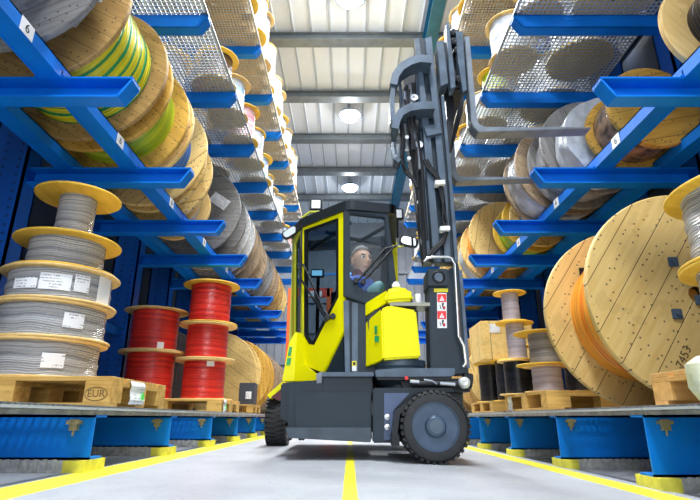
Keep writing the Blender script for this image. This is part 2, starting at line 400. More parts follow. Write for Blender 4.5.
def text_mesh(s, size, m, name='number'):
    cu = bpy.data.curves.new('t','FONT'); cu.body = s; cu.size = size; cu.align_x = 'CENTER'; cu.align_y = 'CENTER'; cu.extrude = .0004
    o = bpy.data.objects.new('t', cu); C.objects.link(o); dg = bpy.context.evaluated_depsgraph_get()
    me = bpy.data.meshes.new_from_object(o.evaluated_get(dg)); bpy.data.objects.remove(o); me.name = name
    me.materials.clear(); me.materials.append(m); return me
SIX = text_mesh('6', .075, BLACK)
def rack(side):
    s = -1 if side == 'left' else 1
    XT = 1.30 if s < 0 else 1.50            # arm tips
    XC = XT + 1.32                           # uprights' face
    t = thing('cantilever_rack', 'tall blue steel cantilever rack along the %s side of the aisle'%side, 'rack', (s*XC, YK[0], floor_z(s*XC)))
    for k, y in enumerate(YK):
        b = MB(); x0, x1 = sorted((s*XC, s*(XC+.30)))
        b.box((x0,y-.09,floor_z(s*XC)),(x1,y-.075,6.3)); b.box((x0,y+.075,floor_z(s*XC)),(x1,y+.09,6.3))
        b.box((x0 if s>0 else x1-.02,y-.09,floor_z(s*XC)),(x0+.02 if s>0 else x1,y+.09,6.3)); b.box((x1-.02 if s>0 else x0,y-.09,floor_z(s*XC)),(x1 if s>0 else x0+.02,y+.09,6.3))
        b.build('upright', BLUEH, t, smooth=False)
        # base beam, its foot, clamps
        yb = y+.13; b = MB(); xa, xb_ = sorted((s*XT, s*(XC+.3)))
        zb = floor_z(s*XT)+.055
        b.box((xa,yb,zb),(xb_,yb+.012,H+.015)); b.box((xa,yb-.0,zb),(xb_,yb+.13,zb+.012)); b.box((xa,yb,H+.003),(xb_,yb+.13,H+.015))
        bb = b.build('base_beam', BLUE, t, smooth=False)
        b = MB(); xf = s*(XT-.005); x2 = s*(XC+.3); xm = s*(XT+.10)
        A = [Vector((xf,yb-.05,floor_z(xf))),Vector((xm,yb-.05,floor_z(xm))),Vector((xm,yb-.05,zb)),Vector((xf,yb-.05,zb))]
        b.prism(A,(0,.22,0)); f1 = b.build('foot_end', YELT, bb)
        f1['label'] = 'yellow painted foot end'
        b = MB(); A = [Vector((xm,yb-.05,floor_z(xm))),Vector((x2,yb-.05,floor_z(x2))),Vector((x2,yb-.05,zb)),Vector((xm,yb-.05,zb))]
        b.prism(A,(0,.22,0))
        for i in range(30):
            xr_ = XT+.13+i*.045; b.box((min(s*xr_,s*(xr_+.022)),yb-.058,floor_z(s*XT)+.004),(max(s*xr_,s*(xr_+.022)),yb-.049,zb+.006))
        b.build('foot', mat('pale_ribbed_foot',(0.55,0.56,0.56),.5,.3,.35,30), bb)  # pale foot with evenly spaced raised ribs
        b = MB(); xx = s*(XT+.09)
        b.box((xx-.02,yb-.03,H-.06),(xx+.02,yb-.005,H-.005)); b.tube([(xx,yb-.02,H-.085),(xx,yb-.02,H-.06)],.006,6); b.box((xx-.035,yb-.035,H-.03),(xx+.035,yb-.004,H-.012))
        b.build('clamp', mat('brass_bolt',(0.5,0.42,0.22),.4,.7), bb)
        for lv, z in ((2,Z2),(3,Z3),(4,Z4)):
            L = XC-XT
            key = (round(L,3), lv==2)
            if key not in AM: AM[key] = arm_mesh(L, lv==2)
            a = put('arm', AM[key], t, loc=Vector((s*XT,y,z))-OFF[t.name], rot=(0,0,PI) if s > 0 else (0,0,0))
            if s > 0: a.scale = (1,-1,1)
            if lv == 2:
                for j, xr in enumerate(RAILX[side]):
                    b = MB(); X = s*xr; b.box((X-.07,y-.055,z+AH),(X+.07,y-.045,z+AH+.05)); b.box((X-.09,y-.055,z+AH),(X+.09,y+.05,z+AH+.008))
                    b.tube([(X-.045,y-.062,z+AH+.022),(X-.045,y-.045,z+AH+.022)],.01,8); b.tube([(X+.045,y-.062,z+AH+.022),(X+.045,y-.045,z+AH+.022)],.01,8)
                    b.build('rail_bracket', BLUE, t, smooth=False)
            elif k % 1 == 0:
                b = MB(); b.tube([(s*(XT+.03),y-.06,z+AH+.01),(s*(XT+.03),y-.06,z+AH+.05)],.012,8); b.box((s*(XT+.03)-.03,y-.075,z+AH-.0),(s*(XT+.03)+.03,y-.045,z+AH+.018))
                bo = b.build('deck_clamp', GALV, t)
        if k < len(YK)-1:
            for z in (Z3+AH, Z4+AH, H-.0):
                xs = s*XT if s > 0 else -XT-DECK_W
                if z == H:
                    put('floor_grating', WM, t, loc=Vector((xs+.0,yb+.01,H+.038))-OFF[t.name])
                else: put('wire_deck', WM, t, loc=Vector((xs,y+.01,z))-OFF[t.name])
            for z, zz in ((Z3+AH,.03),(Z4+AH,.03)):
                b = MB(); xa, xb_ = sorted((s*XT, s*(XT+.02))); b.box((xa,y+.01,z),(xb_,y+BAY-.01,z+zz)); b.build('deck_edge', WIRE, t, smooth=False)
            b = MB(); xa, xb_ = sorted((s*XT, s*(XT+.05))); b.box((xa,yb+.005,H+.015),(xb_,yb+BAY-.005,H+.06)); b.box((xa-.004,yb+.005,H+.028),(xb_+.004,yb+BAY-.005,H+.034)); b.build('deck_edge_beam', GALV, t, smooth=False)
    for j, xr in enumerate(RAILX[side]):
        X = s*xr; z = 1.98+H
        b = MB(); b.box((X-.055,YK[0]-.6,z-.045),(X+.055,YK[-1]+.3,z+.03)); b.box((X-.07,YK[0]-.6,z+.03),(X+.07,YK[-1]+.3,z+.04)); b.box((X-.07,YK[0]-.6,z-.05),(X-.055,YK[-1]+.3,z+.04)); b.box((X+.055,YK[0]-.6,z-.05),(X+.07,YK[-1]+.3,z+.04))
        rl = b.build('support_rail', BLUE, t, smooth=False)
        if j == 0:
            for k, y in enumerate(YK[:7]):
                yy = y-.40+1.144; xf = X - s*.0715
                b = MB(); b.box((min(xf,xf-s*.002),yy-.055,z-.048),(max(xf,xf-s*.002),yy+.055,z+.038)); st = b.build('sticker', PAPER, rl, smooth=False)
                put('number', SIX, st, loc=Vector((xf-s*.003,yy,z-.005))-OFF[t.name], rot=(PI/2,0,-s*PI/2))
    for z in (1.2, 2.9, 4.5):
        b = MB(); xx = s*(XC+.12); b.box((xx-.04,YK[0],z),(xx+.04,YK[-1],z+.09)); b.build('tie_beam', BLUE, t, smooth=False)
    return t
AM = {}
RAILX = {'left': (1.80,2.33), 'right': (2.07,2.60)}
rack('left'); rack('right')
# ---------------------------------------------------------------- goods
MC = {}
def cached(key, fn):
    if key not in MC: MC[key] = fn()
    return MC[key]
def flange_mesh(r, t, hole, m, seg):
    c = min(.006, t*.3)
    return cached(('fl',round(r,3),round(t,3),hole,m.name,seg), lambda: MB().lathe([(hole,-t/2),(r-c,-t/2),(r,-t/2+c),(r,t/2-c),(r-c,t/2),(hole,t/2)], seg, close=True).mesh('flange', m))
def winding_mesh(r, h, m, seg, lump=0.0):
    def f():
        n = max(4, int(h/.02)); pr = [(r*.6,0)]
        for i in range(n+1):
            z = h*i/n; pr.append((r*(1+.010*math.sin(i*1.9)+.006*math.sin(i*.7)) , z))
        pr.append((r*.6,h))
        b = MB().lathe(pr, seg)
        if lump:
            from mathutils import noise
            for v in b.bm.verts:
                k = 1+lump*noise.noise(v.co*7); v.co.x *= k; v.co.y *= k
        return b.mesh('cable', m)
    return cached(('wd',round(r,3),round(h,3),m.name,seg,lump), f)
def patch_mesh(r, a0, a1, z0, z1, m):
    b = MB(); n = 8
    for i in range(n):
        A = a0+(a1-a0)*i/n; B = a0+(a1-a0)*(i+1)/n
        b.prism([Vector((r*math.cos(A),r*math.sin(A),z0)),Vector((r*math.cos(B),r*math.sin(B),z0)),Vector((r*math.cos(B),r*math.sin(B),z1)),Vector((r*math.cos(A),r*math.sin(A),z1))], (math.cos((A+B)/2)*.0025, math.sin((A+B)/2)*.0025, 0))
    bmesh.ops.remove_doubles(b.bm, verts=b.bm.verts, dist=.0004)
    return b.mesh('label', m, False)
CATN = {'cable_reel':'cable reel','cable_spool':'spool','wrapped_coil':'coil'}
def reel(label, x, y, z, r, w, rc, cab, wood_, axis='Z', ft=.022, hole=None, group=None, name='cable_reel', seg=40, film=None, spin=None, lump=0.0, patches=(), sheet=None, flanges=2, core=True):
    """axis Z: stands on a flange at height z; axis Y: rolls on its rims, front flange at y"""
    t = thing(name, label, CATN[name], (x,y,z), group)
    hole = hole if hole is not None else max(.025, r*.08)
    if spin is None: spin = R.uniform(0, PI)
    if axis == 'Z': base = Vector((0,0,0)); rot = (0,0,spin)
    else: base = Vector((0,0,r)); rot = (-PI/2, spin, 0)
    ax = Vector((0,0,1)) if axis == 'Z' else Vector((0,1,0))
    fm = flange_mesh(r, ft, hole, wood_, seg)
    if flanges:
        put('flange', fm, t, base+ax*(ft/2), rot); 
        if flanges > 1: put('flange', fm, t, base+ax*(w-ft/2), rot)
    m = film or CB[cab]
    cb = put('cable', winding_mesh(rc, w-2*ft, m, seg, lump), t, base+ax*ft, rot)
    if core:
        cm = cached(('co',round(hole,3),round(w,3)), lambda: MB().lathe([(hole+.006,0.004),(hole+.006,w-.004),(hole-.001,w-.004),(hole-.001,0.004)], 20, close=True).mesh('core', DARK))
        put('core', cm, t, base, rot)
    for (a0,a1,z0,z1,pm) in patches:
        put('label', patch_mesh(rc*1.02, math.radians(a0), math.radians(a1), z0*w, z1*w, pm), cb, Vector((0,0,-ft)), (0,0,-spin) if axis=='Z' else (0,0,0))
    if sheet:
        for (sx, sz, sw, sh, sa) in sheet:
            b = MB().box((-sw/2,-.002,-sh/2),(sw/2,0,sh/2)); o = put('label', b.mesh('label', PRINT, False), t, base+Vector((sx,-.0005,sz)), (0,sa,0))
    return t
def pallet(label, x0, x1, y0, y1, z, h, m=PALW, long='x', eur=None, sheet=None, group=None, simple=False):
    t = thing('pallet', label, 'pallet', ((x0+x1)/2,(y0+y1)/2,z), group)
    W, D = x1-x0, y1-y0; bt = h*.15; bz = h*.52; ct = h*.15
    def L(a, b): return (min(a,b), max(a,b))
    def bx(b, u0,u1,v0,v1,z0,z1):           # u along the pallet's length, v across
        if long == 'x': b.box((x0+u0*W,y0+v0*D,z0),(x0+u1*W,y0+v1*D,z1))
        else: b.box((x0+v0*W,y0+u0*D,z0),(x0+v1*W,y0+u1*D,z1))
    top = MB()
    for v0,v1 in ((0,.18),(.23,.36),(.41,.59),(.64,.77),(.82,1)): bx(top,0,1,v0,v1,z+h-bt,z+h)
    for u0,u1 in ((0,.12),(.44,.56),(.88,1)): bx(top,u0,u1,0,1,z+h-bt-ct,z+h-bt)
    blocks = [(u0,u1,v0,v1) for u0,u1 in ((0,.12),(.44,.56),(.88,1)) for v0,v1 in ((0,.18),(.41,.59),(.82,1))]
    bot = MB()
    for v0,v1 in ((0,.13),(.42,.58),(.87,1)): bx(bot,0,1,v0,v1,z,z+h*.14)
    if simple:
        for q in blocks: bx(top,*q,z,z+h-bt-ct)
        for v0,v1 in ((0,.13),(.42,.58),(.87,1)): bx(top,0,1,v0,v1,z,z+h*.14)
        top.build('boards', m, t, smooth=False); bot.bm.free(); return t
    top.bevel(.002,1).build('top_boards', m, t, smooth=False); bot.bevel(.002,1).build('bottom_boards', m, t, smooth=False)
    for q in blocks:
        b = MB(); bx(b,*q,z+h*.14,z+h-bt-ct); b.bevel(.002,1).build('block', m, t, smooth=False)
    return t
ZD = H + .065                                # top of the galvanised deck edge
ZG = H + .057                                # top of the deck grating
# --- left foreground pallet with four grey spools
PH = .165
p1 = pallet('EUR stamped wooden pallet under the stack of grey spools, front left', -2.55, -1.33, 2.88, 3.74, ZG, PH)
e = text_mesh('EUR', .055, mat('burnt_brand',(0.16,0.09,0.03),.8)); put('stamp', e, p1, loc=Vector((-1.407,2.879,ZG+.07))-OFF[p1.name], rot=(PI/2,0,0))
b = MB(); ring = [Vector((-1.407+.062*math.cos(a*PI/12),2.878,ZG+.07+.036*math.sin(a*PI/12))) for a in range(25)]; b.tube(ring,.0022,5,False); b.build('stamp_ring', mat('burnt_brand',(0,0,0)), p1)
def sheet_on(parent, X, y0, y1, z0, z1, s=-1, mark=True):
    b = MB(); n = 5
    for i in range(n):
        za, zb = z1+(z0-z1)*i/n, z1+(z0-z1)*(i+1)/n; o1 = .004+.012*math.sin(i*1.3)**2; o2 = .004+.012*math.sin((i+1)*1.3)**2
        b.prism([Vector((X-s*o1,y0,za)),Vector((X-s*o1,y1,za)),Vector((X-s*o2,y1+.01*i*.3,zb)),Vector((X-s*o2,y0,zb))],(s*.002,0,0))
    o = b.build('label_sheet', PRINT, parent); o['label'] = 'white paper sheet with print'
    if mark:
        b = MB(); yy = y1-.05; b.lathe([(0,-.001),(.024,-.001),(.024,.001),(0,.001)],16,(X-s*.022,yy,z0+.05),'X'); b.build('green_mark', emis('green_sticker',(0.1,0.75,0.12),0.0), o)
sheet_on(p1, -1.328, 3.12, 3.33, ZG+.02, ZG+PH-.01)
CX, CY = -1.95, 3.28
def zc(px, py): return onY(px, py, CY).z
zb = ZG+PH
levels = [zb, zc(50,344), zc(60,309), zc(64,277), zc(66,244), zc(80,198)]
P = [(-62,-40,.3,.6,PRINT)]
g = 'grey spools stacked on the front left pallet'
reel('wide silver grey cable spool at the bottom of the front left stack', CX-.02, CY, levels[0], .36, levels[1]-levels[0], .315, 'silver', PLY, ft=.016, group=g, name='cable_spool', seg=64, patches=[(-62,-40,.25,.62,PRINT)])
reel('wide silver grey cable spool second from the bottom, front left stack', CX-.01, CY, levels[1], .36, levels[2]-levels[1], .315, 'silver', PLY, ft=.016, group=g, name='cable_spool', seg=64, patches=[(-50,-28,.3,.7,PRINT)])
reel('wide silver spool with four white labels, third from the bottom, front left stack', CX, CY, levels[2], .36, levels[3]-levels[2], .31, 'silver', PLY, ft=.016, group=g, name='cable_spool', seg=64, patches=[(-82,-50,.28,.75,PRINT),(-47,-30,.3,.8,PRINT),(-18,6,.12,.92,PAPER),(-112,-84,.3,.6,PRINT)])
reel('silver cable spool with protruding yellow top flange, fourth from the bottom, front left stack', CX, CY, levels[3]+.002, .335, levels[4]-levels[3], .235, 'silver', PLYY, ft=.016, group=g, name='cable_spool', seg=64)
reel('narrow grey cable spool with yellow flanges topmost of the front left stack', CX+.01, CY, levels[4]+.002, .28, levels[5]-levels[4], .12, 'silver', PLYY, ft=.016, group=g, name='cable_spool', seg=64)
reel('grey cable spool standing at the far left edge behind the front stack', -2.85, 3.45, ZG, .26, .95, .2, 'grey', PLY, ft=.018, name='cable_spool', seg=48)
# --- red spools
p2 = pallet('brown wooden pallet carrying the bright red spools', -2.62, -1.34, 5.45, 6.35, ZG, .13)
sheet_on(p2, -1.338, 5.5, 5.62, ZG+.0, ZG+.13)
b = MB(); 
RY = 5.92
def rz(px, py): return onY(px, py, RY).z
zB = [ZG+.13, rz(213,361), rz(215,326), rz(218,286)]
g = 'red cable spools on the left rack'
for i, nm in enumerate(('bottom','middle','topmost')):
    reel('bright red cable spool with pale flanges, %s of the stack of three beside the aisle'%nm, -1.68, RY, zB[i]+.001*i, .335, zB[i+1]-zB[i], .235, 'red', PLYY if i==2 else PLY, ft=.016, group=g, name='cable_spool', seg=56, patches=[(-70,-50,.82,.95,PAPER)] if i==0 else ())
zA = [ZG+.13, rz(158,354), rz(160,313)]
for i, nm in enumerate(('lower','upper')):
    reel('bright red cable spool, %s of the stack of two left of the tallest red stack'%nm, -2.28, RY-.08, zA[i]+.001*i, .36, zA[i+1]-zA[i], .26, 'red', PLY, ft=.016, group=g, name='cable_spool', seg=56, patches=[(-60,-44,.05,.2,PAPER)] if i==1 else ())
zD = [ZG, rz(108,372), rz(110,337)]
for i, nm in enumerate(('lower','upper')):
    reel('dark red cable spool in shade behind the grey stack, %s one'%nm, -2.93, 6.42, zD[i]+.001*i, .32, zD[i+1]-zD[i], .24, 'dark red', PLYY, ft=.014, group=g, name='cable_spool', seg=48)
# --- left lower deck, big wooden reels beyond
g = 'big wooden reels standing on the left lower deck'
for i,(X,y,r,w,m,nm) in enumerate(((-2.08,7.95,.62,.5,TIMBY,'honey coloured big wooden reel just behind the red spools'),(-1.98,8.75,.62,.5,TIMBW,'big wooden reel second behind the red spools on the left lower deck'),(-1.98,9.65,.62,.6,TIMBD,'dull brown big wooden reel third behind the red spools'),(-1.95,10.6,.6,.5,TIMBD,'dull brown big wooden reel last on the left lower deck'))):
    reel(nm, X, y, ZG, r, w, r*.62, 'grey', m, 'Y', ft=.05, group=g, seg=56, spin=PI/2+.4*i, hole=.05)
reel('low grey reel with wooden flange behind the two red spools', -2.75, 7.2, ZG, .6, .45, .35, 'grey', TIMBG, 'Y', ft=.05, group=g, seg=48)
pallet('small pallet past the red spools with a dark carton', -1.95, -1.34, 7.15, 7.85, ZG, .12)
t = thing('carton', 'small dark grey carton with white label on the far left pallet', 'box', (-1.47,7.5,ZG+.12))
MB().box((-1.58,7.38,ZG+.12),(-1.36,7.62,ZG+.42)).bevel(.008).build('box', mat('dark_carton',(.05,.06,.08),.5), t); MB().box((-1.48,7.377,ZG+.2),(-1.4,7.38,ZG+.3)).build('label', PRINT, t)
# --- left middle tier
def rest(side, r):                           # bottom height of a reel resting on the two rails
    g_ = (RAILX[side][1]-RAILX[side][0])/2; zr = 1.98+H+.04
    return zr + math.sqrt(max(r*r-(g_-.07)**2, 0)) - r
def row(side, specs, X, g):
    for i,(y,w,r,rc,cab,m,lab,kw) in enumerate(specs):
        kw = dict(kw); dx = kw.pop('dx',0)
        reel(lab, X+dx, y, rest(side,r), r, w, r*rc, cab, m, 'Y', group=g, ft=kw.pop('ft',.045), seg=56 if y < 6 else 36, **kw)
g = 'reels lying on the rails of the left middle tier'
XL = -2.065
row('left', [
 (1.62,.75,.60,.62,'grey',TIMBG,'dark reel at the upper left corner before the green and yellow reel',dict(film=FILMG,lump=.05)),
 (2.60,.74,.615,.80,'green and yellow',TIMB,'big wooden reel of green and yellow striped cable on the left middle tier',dict(spin=.5,sheet=[(.32,-.12,.05,.20,.5),(.42,.02,.03,.06,.2),(-.3,.05,.05,.09,1),(.1,-.42,.03,.07,.4)])),
 (3.46,.50,.60,.78,'yellow-green',TIMBW,'wooden reel of yellow-green cable, second on the left middle tier',dict(spin=1.2)),
 (4.05,.52,.60,.72,'blue',TIMBY,'pale wooden reel of blue cable, third on the left middle tier',dict(spin=.2)),
 (4.68,.30,.55,.6,'grey',TIMBY,'pale wooden reel with large white label, fourth on the left middle tier',dict(sheet=[(.42,.16,.14,.2,.3)])),
 (5.12,.40,.40,.7,'white',PLY,'smaller plywood reel with white cable on the left middle tier',dict(sheet=[(.2,-.1,.12,.2,.3)])),
 (6.10,.42,.62,.75,'grey',TIMBG,'dark weathered grey wooden reel with torn white label on the left middle tier',dict(spin=.9,sheet=[(.33,.13,.26,.15,.6)])),
 (6.78,.40,.62,.8,'white',mat('whitewashed_wood',(.62,.62,.62),.6,0,.4,25),'whitish grey wooden reel right behind the dark weathered one',dict()),
 (7.34,.48,.62,.7,'grey',TIMBD,'brown plank reel, second behind the dark weathered reel',dict()),
 (7.98,.46,.60,.7,'brown',TIMBD,'brown plank reel with small green mark, third behind the dark weathered reel',dict()),
 (8.62,.55,.60,.7,'grey',TIMBG,'greyish wooden reel, fourth behind the dark weathered reel',dict()),
 (9.35,.50,.62,.7,'orange',TIMBD,'brown wooden reel, fifth behind the dark weathered reel',dict()),
 (10.05,.55,.62,.7,'grey',TIMB,'wooden reel near the far end of the left middle tier',dict()),
 (10.85,.55,.60,.7,'grey',TIMBY,'last pale wooden reel at the far end of the left middle tier',dict()),
], XL, g)
# --- right side, lower deck
XBR, RB = 2.20, .69
big = reel('huge pale wooden reel of orange cable standing in the right foreground', XBR, 3.10, ZG, RB, .76, .50, 'orange', TIMBY, 'Y', ft=.05, hole=.05, seg=96, spin=0.0, group=None)
for (px,py) in ((677,314),(673,262),(700,300),(726,250)):
    q = onY(px,py,3.095); b = MB().box((q.x-.032,3.085,q.z-.032),(q.x+.032,3.10,q.z+.032)).bevel(.004); b.lathe([(0,-.012),(.012,-.012),(.012,0),(0,0)],8,(q.x,3.085,q.z),'Y'); b.build('bolt_plate', SLATEL, big)
n_ = text_mesh('7453', .075, mat('ink',(0.12,0.07,0.03),.8)); q = onY(684,357,3.098)
put('stencil', n_, big, loc=q-OFF[big.name], rot=(PI/2,-math.radians(58),0))
q = onY(582,273,3.80)
b = MB().box((q.x-.02,3.79,q.z-.04),(q.x+.02,3.80,q.z+.04)); b.build('tag', DARK, big)
p3 = pallet('orange-brown wooden pallet in the right foreground', 1.53, 2.75, 1.80, 2.62, ZG, .155, PALR)
def s3z(px,py): return onY(px,py,2.22).z
zz = [ZG+.155, s3z(700,262), s3z(700,187)]
g = 'grey spools at the right edge of the picture'
reel('grey cable spool at the right edge, lower of two', 2.03, 2.22, zz[0], .43, zz[1]-zz[0], .355, 'silver', PLYY, ft=.018, group=g, name='cable_spool', seg=72, patches=[(165,185,.3,.6,PRINT)])
reel('grey cable spool with yellow top flange at the right edge, upper of two', 2.03, 2.22, zz[1], .43, zz[2]-zz[1], .355, 'silver', PLYY, ft=.018, group=g, name='cable_spool', seg=72)
b = MB(); b.lathe([(0,0),(.13,0),(.15,.05),(.14,.14),(.10,.17),(0,.175)],20,(1.50,2.02,ZD)); 
for v in b.bm.verts:
    from mathutils import noise
    v.co += Vector((noise.noise(v.co*9)*.02, noise.noise(v.co*9+Vector((5,0,0)))*.05, 0))
tag(b.build('film_bundle', mat('crumpled_film',(.75,.78,.66),.3,0,.35,12,col2=(.6,.62,.35),bump=.9)), 'crumpled white film bundle on the deck edge before the right foreground pallet', 'packaging')
p4 = pallet('wooden pallet carrying the lilac grey spools, right', 1.53, 2.55, 4.05, 5.15, ZG, .15, PALW, 'y')
sheet_on(p4, 1.528, 4.9, 5.02, ZG+.0, ZG+.14, 1, False)
YA = 5.0
def az(px,py,Y): return onY(px,py,Y).z
z4 = ZG+.15
l1 = [z4, az(511,361,YA), az(515,323,YA), az(509,293,YA)]
g = 'small spools on the right lower deck pallets'
xs = onY(514,340,YA).x
reel('black cable spool at the bottom of the tall thin stack, right deck', xs, YA, l1[0], .185, l1[1]-l1[0], .125, 'black', PLY, ft=.012, group=g, name='cable_spool')
reel('lilac grey cable spool in the middle of the tall thin stack', xs+.02, YA, l1[1], .185, l1[2]-l1[1], .09, 'lilac grey', PLYY, ft=.012, group=g, name='cable_spool')
reel('lilac grey cable spool on top of the tall thin stack', xs+.0, YA, l1[2], .165, l1[3]-l1[2], .085, 'lilac grey', PLYY, ft=.012, group=g, name='cable_spool')
Yc = 4.5; l2 = [z4, az(544,366,Yc), az(544,333,Yc)]
xc = onY(545,360,Yc).x
reel('lilac cable spool standing on the pallet, below the grey one, next to the huge reel', xc, Yc, l2[0], .20, l2[1]-l2[0], .125, 'lilac grey', PLY, ft=.012, group=g, name='cable_spool', seg=48)
reel('grey cable spool with wide yellow top flange next to the huge reel', xc, Yc, l2[1], .25, l2[2]-l2[1], .125, 'grey', PLYY, ft=.012, group=g, name='cable_spool', seg=48)
reel('black spool behind the tall thin stack, right deck', 2.05, 5.35, ZG, .2, .68, .13, 'black', PLYY, ft=.014, group=g, name='cable_spool')
reel('black spool in the shade behind the lilac spool', 2.15, 4.85, z4, .17, .52, .12, 'black', PLY, ft=.014, group=g, name='cable_spool')
p5 = pallet('wooden pallet farther back on the right deck with black spools', 1.53, 2.4, 5.62, 6.6, ZG, .12, PALW, 'y')
for i,(X,y) in enumerate(((1.72,6.3),(1.80,5.85),(2.12,6.2))):
    reel(('glossy black cable spool farthest back on the far right pallet','glossy black cable spool on the near end of the far right pallet','glossy black cable spool at the rack side of the far right pallet')[i], X, y, ZG+.12, .185, .45, .135, 'black', PLYY, ft=.012, group=g, name='cable_spool')
t = thing('crate', 'pale wooden crate with round hole standing on black spools, right', 'crate', (1.90,6.1,ZG+.575))
bb = MB().box((1.52,5.80,ZG+.575),(2.12,6.38,ZG+1.02)).bevel(.006).build('box', TIMBY, t)
MB().lathe([(.028,0),(.05,0),(.05,.006),(.028,.006)],20,(1.92,5.792,ZG+.74),'Y',close=True).build('hole_ring', DARK, t)
MB().box((1.62,5.793,ZG+.88),(1.74,5.798,ZG+.98)).build('label', PRINT, t)
g = 'big wooden reels standing on the right lower deck'
for i,(X,y,r,w,m) in enumerate(((2.25,6.95,.55,.5,TIMBY),(2.15,7.8,.6,.5,TIMB),(2.15,8.7,.6,.6,TIMBD),(2.1,9.7,.6,.6,TIMBY),(2.1,10.7,.6,.6,TIMBD))):
    reel('big wooden reel, right lower deck beyond the black spools, %s'%('nearest','second','third','fourth','farthest')[i], X, y, ZG, r, w, r*.6, 'grey', m, 'Y', ft=.05, group=g, seg=40)
# --- right middle tier
g = 'reels lying on the rails of the right middle tier'
XR = 2.335
row('right', [
 (2.05,.55,.40,.6,'black',PLY,'black cored reel with pale rim in the upper right corner',dict(dx=.05)),
 (3.36,.42,.36,.85,'brown',TIMBW,'small honey wooden reel with printed label, upper right',dict(spin=.3,dx=.05,sheet=[(-.02,.16,.22,.13,.25)],film=mat('brown_wrapped_cable',(.45,.28,.15),.25,0,.8,10,col2=(.08,.05,.04),bump=.6))),
 (3.86,.30,.40,1.0,'pale blue',PLY,'clear film wrapped coil behind the small honey reel',dict(film=FILM,lump=.08,dx=-.02,ft=.02,flanges=0,core=False)),
 (4.24,.40,.50,.85,'grey',TIMBG,'brown-grey reel partly hidden by the film wrapped coil',dict(film=FILMG,lump=.05,dx=.0)),
 (4.74,.46,.55,.94,'grey',TIMBD,'big film wrapped brown reel beside the fork tip',dict(film=FILMG,lump=.06,dx=-.03)),
 (5.32,.42,.37,.7,'grey',TIMBY,'pale reel with label sheet just behind the film wrapped one',dict(sheet=[(-.1,-.2,.2,.12,0)])),
 (5.90,.45,.40,.85,'yellow-green',PLYY,'yellow reel in the middle of the right middle tier',dict()),
 (6.75,.62,.52,.8,'orange',TIMBY,'pale wooden reel with bright orange cable on the right middle tier',dict(dx=-.10)),
 (7.55,.5,.56,.9,'white',TIMBY,'pale film wrapped reel behind the orange one',dict(lump=.03)),
 (8.2,.5,.60,.7,'grey',TIMB,'wooden reel two behind the orange one, right middle tier',dict()),
 (8.95,.55,.60,.7,'grey',TIMBY,'pale wooden reel three behind the orange one, right middle tier',dict()),
 (9.75,.55,.60,.7,'pink',TIMBD,'brown wooden reel near the far end, right middle tier',dict()),
 (10.6,.55,.60,.7,'grey',TIMB,'last wooden reel at the far end, right middle tier',dict()),
], XR, g)
# --- upper tiers
ZT3, ZT4 = Z3+AH+.02, Z4+AH+.02
ordn = ['nearest','second','third','fourth','fifth','sixth','seventh','eighth','ninth','tenth','eleventh','twelfth','thirteenth','fourteenth','fifteenth','sixteenth']
def spoolrow(side, tier, X, y0, n, step, zt, kinds, rr=(.2,.27), hh=(.25,.5), what='spool', where='front edge'):
    s = -1 if side == 'left' else 1; y = y0
    for i in range(n):
        k = kinds[i%len(kinds)]; r = R.uniform(*rr); h = R.uniform(*hh)
        w_ = PLYY if R.random()<.5 else PLY
        colr, film = k
        reel('%s %s on the %s of the left %s tier, %s in line'%(colr, what, where, tier, ordn[i]) if s<0 else '%s %s on the %s of the right %s tier, %s in line'%(colr, what, where, tier, ordn[i]),
             s*X+R.uniform(-.03,.03), y, zt, r, h, r*R.uniform(.7,.95) if film else r*.72, colr if colr in CB else 'white', w_, group='goods on the %s tier, %s rack'%(tier,side), name='cable_spool', seg=28, film=film, ft=.016, core=False, lump=.05 if film else 0)
        y += step
WH = ('white', FILM); PB = ('pale blue', None); PK = ('pink', None); SV=('silver',None); GR=('grey',FILMG); BR=('brown',None); BL=('blue',None); YG=('yellow-green',None)
spoolrow('left','third',1.50,4.75,13,.60,ZT3,[BR,PB,PK,WH,PB,WH,SV,WH],(.2,.26),(.35,.6))
spoolrow('left','third',2.15,4.9,8,.95,ZT3,[GR,SV,GR,WH],(.3,.36),(.3,.6),where='back half')
spoolrow('right','third',1.72,3.7,13,.62,ZT3,[SV,WH,YG,WH,SV,WH,PB],(.2,.26),(.3,.5))
spoolrow('right','third',2.38,1.9,12,.80,ZT3,[GR,('black',None),GR,('grey',None)],(.33,.38),(.4,.7),where='back half')
def palletrow(side, X0, X1, tier, zt, ks):
    for j,k in enumerate(ks):
        y0 = YK[k]+.14
        pallet('slatted wooden pallet on the %s %s tier, %s from the near end'%(side, tier, ordn[j]), min(X0,X1), max(X0,X1), y0, y0+.84, zt, .14, PALW, 'x', group='pallets on the %s tier, %s rack'%(tier,side), simple=True)
palletrow('left', -1.32, -2.54, 'top', ZT4, range(1,10)); palletrow('right', 1.52, 2.74, 'top', ZT4, range(1,10))
palletrow('left', -1.78, -2.5, 'third', ZT3, [])
spoolrow('left','top',1.50,2.85,14,.62,ZT4+.14,[WH,WH,SV,WH],(.24,.29),(.6,.95),what='wrapped spool')
spoolrow('right','top',1.72,2.9,14,.62,ZT4+.14,[('yellow-green',None),WH,WH,SV],(.24,.29),(.4,.6),what='wrapped spool')
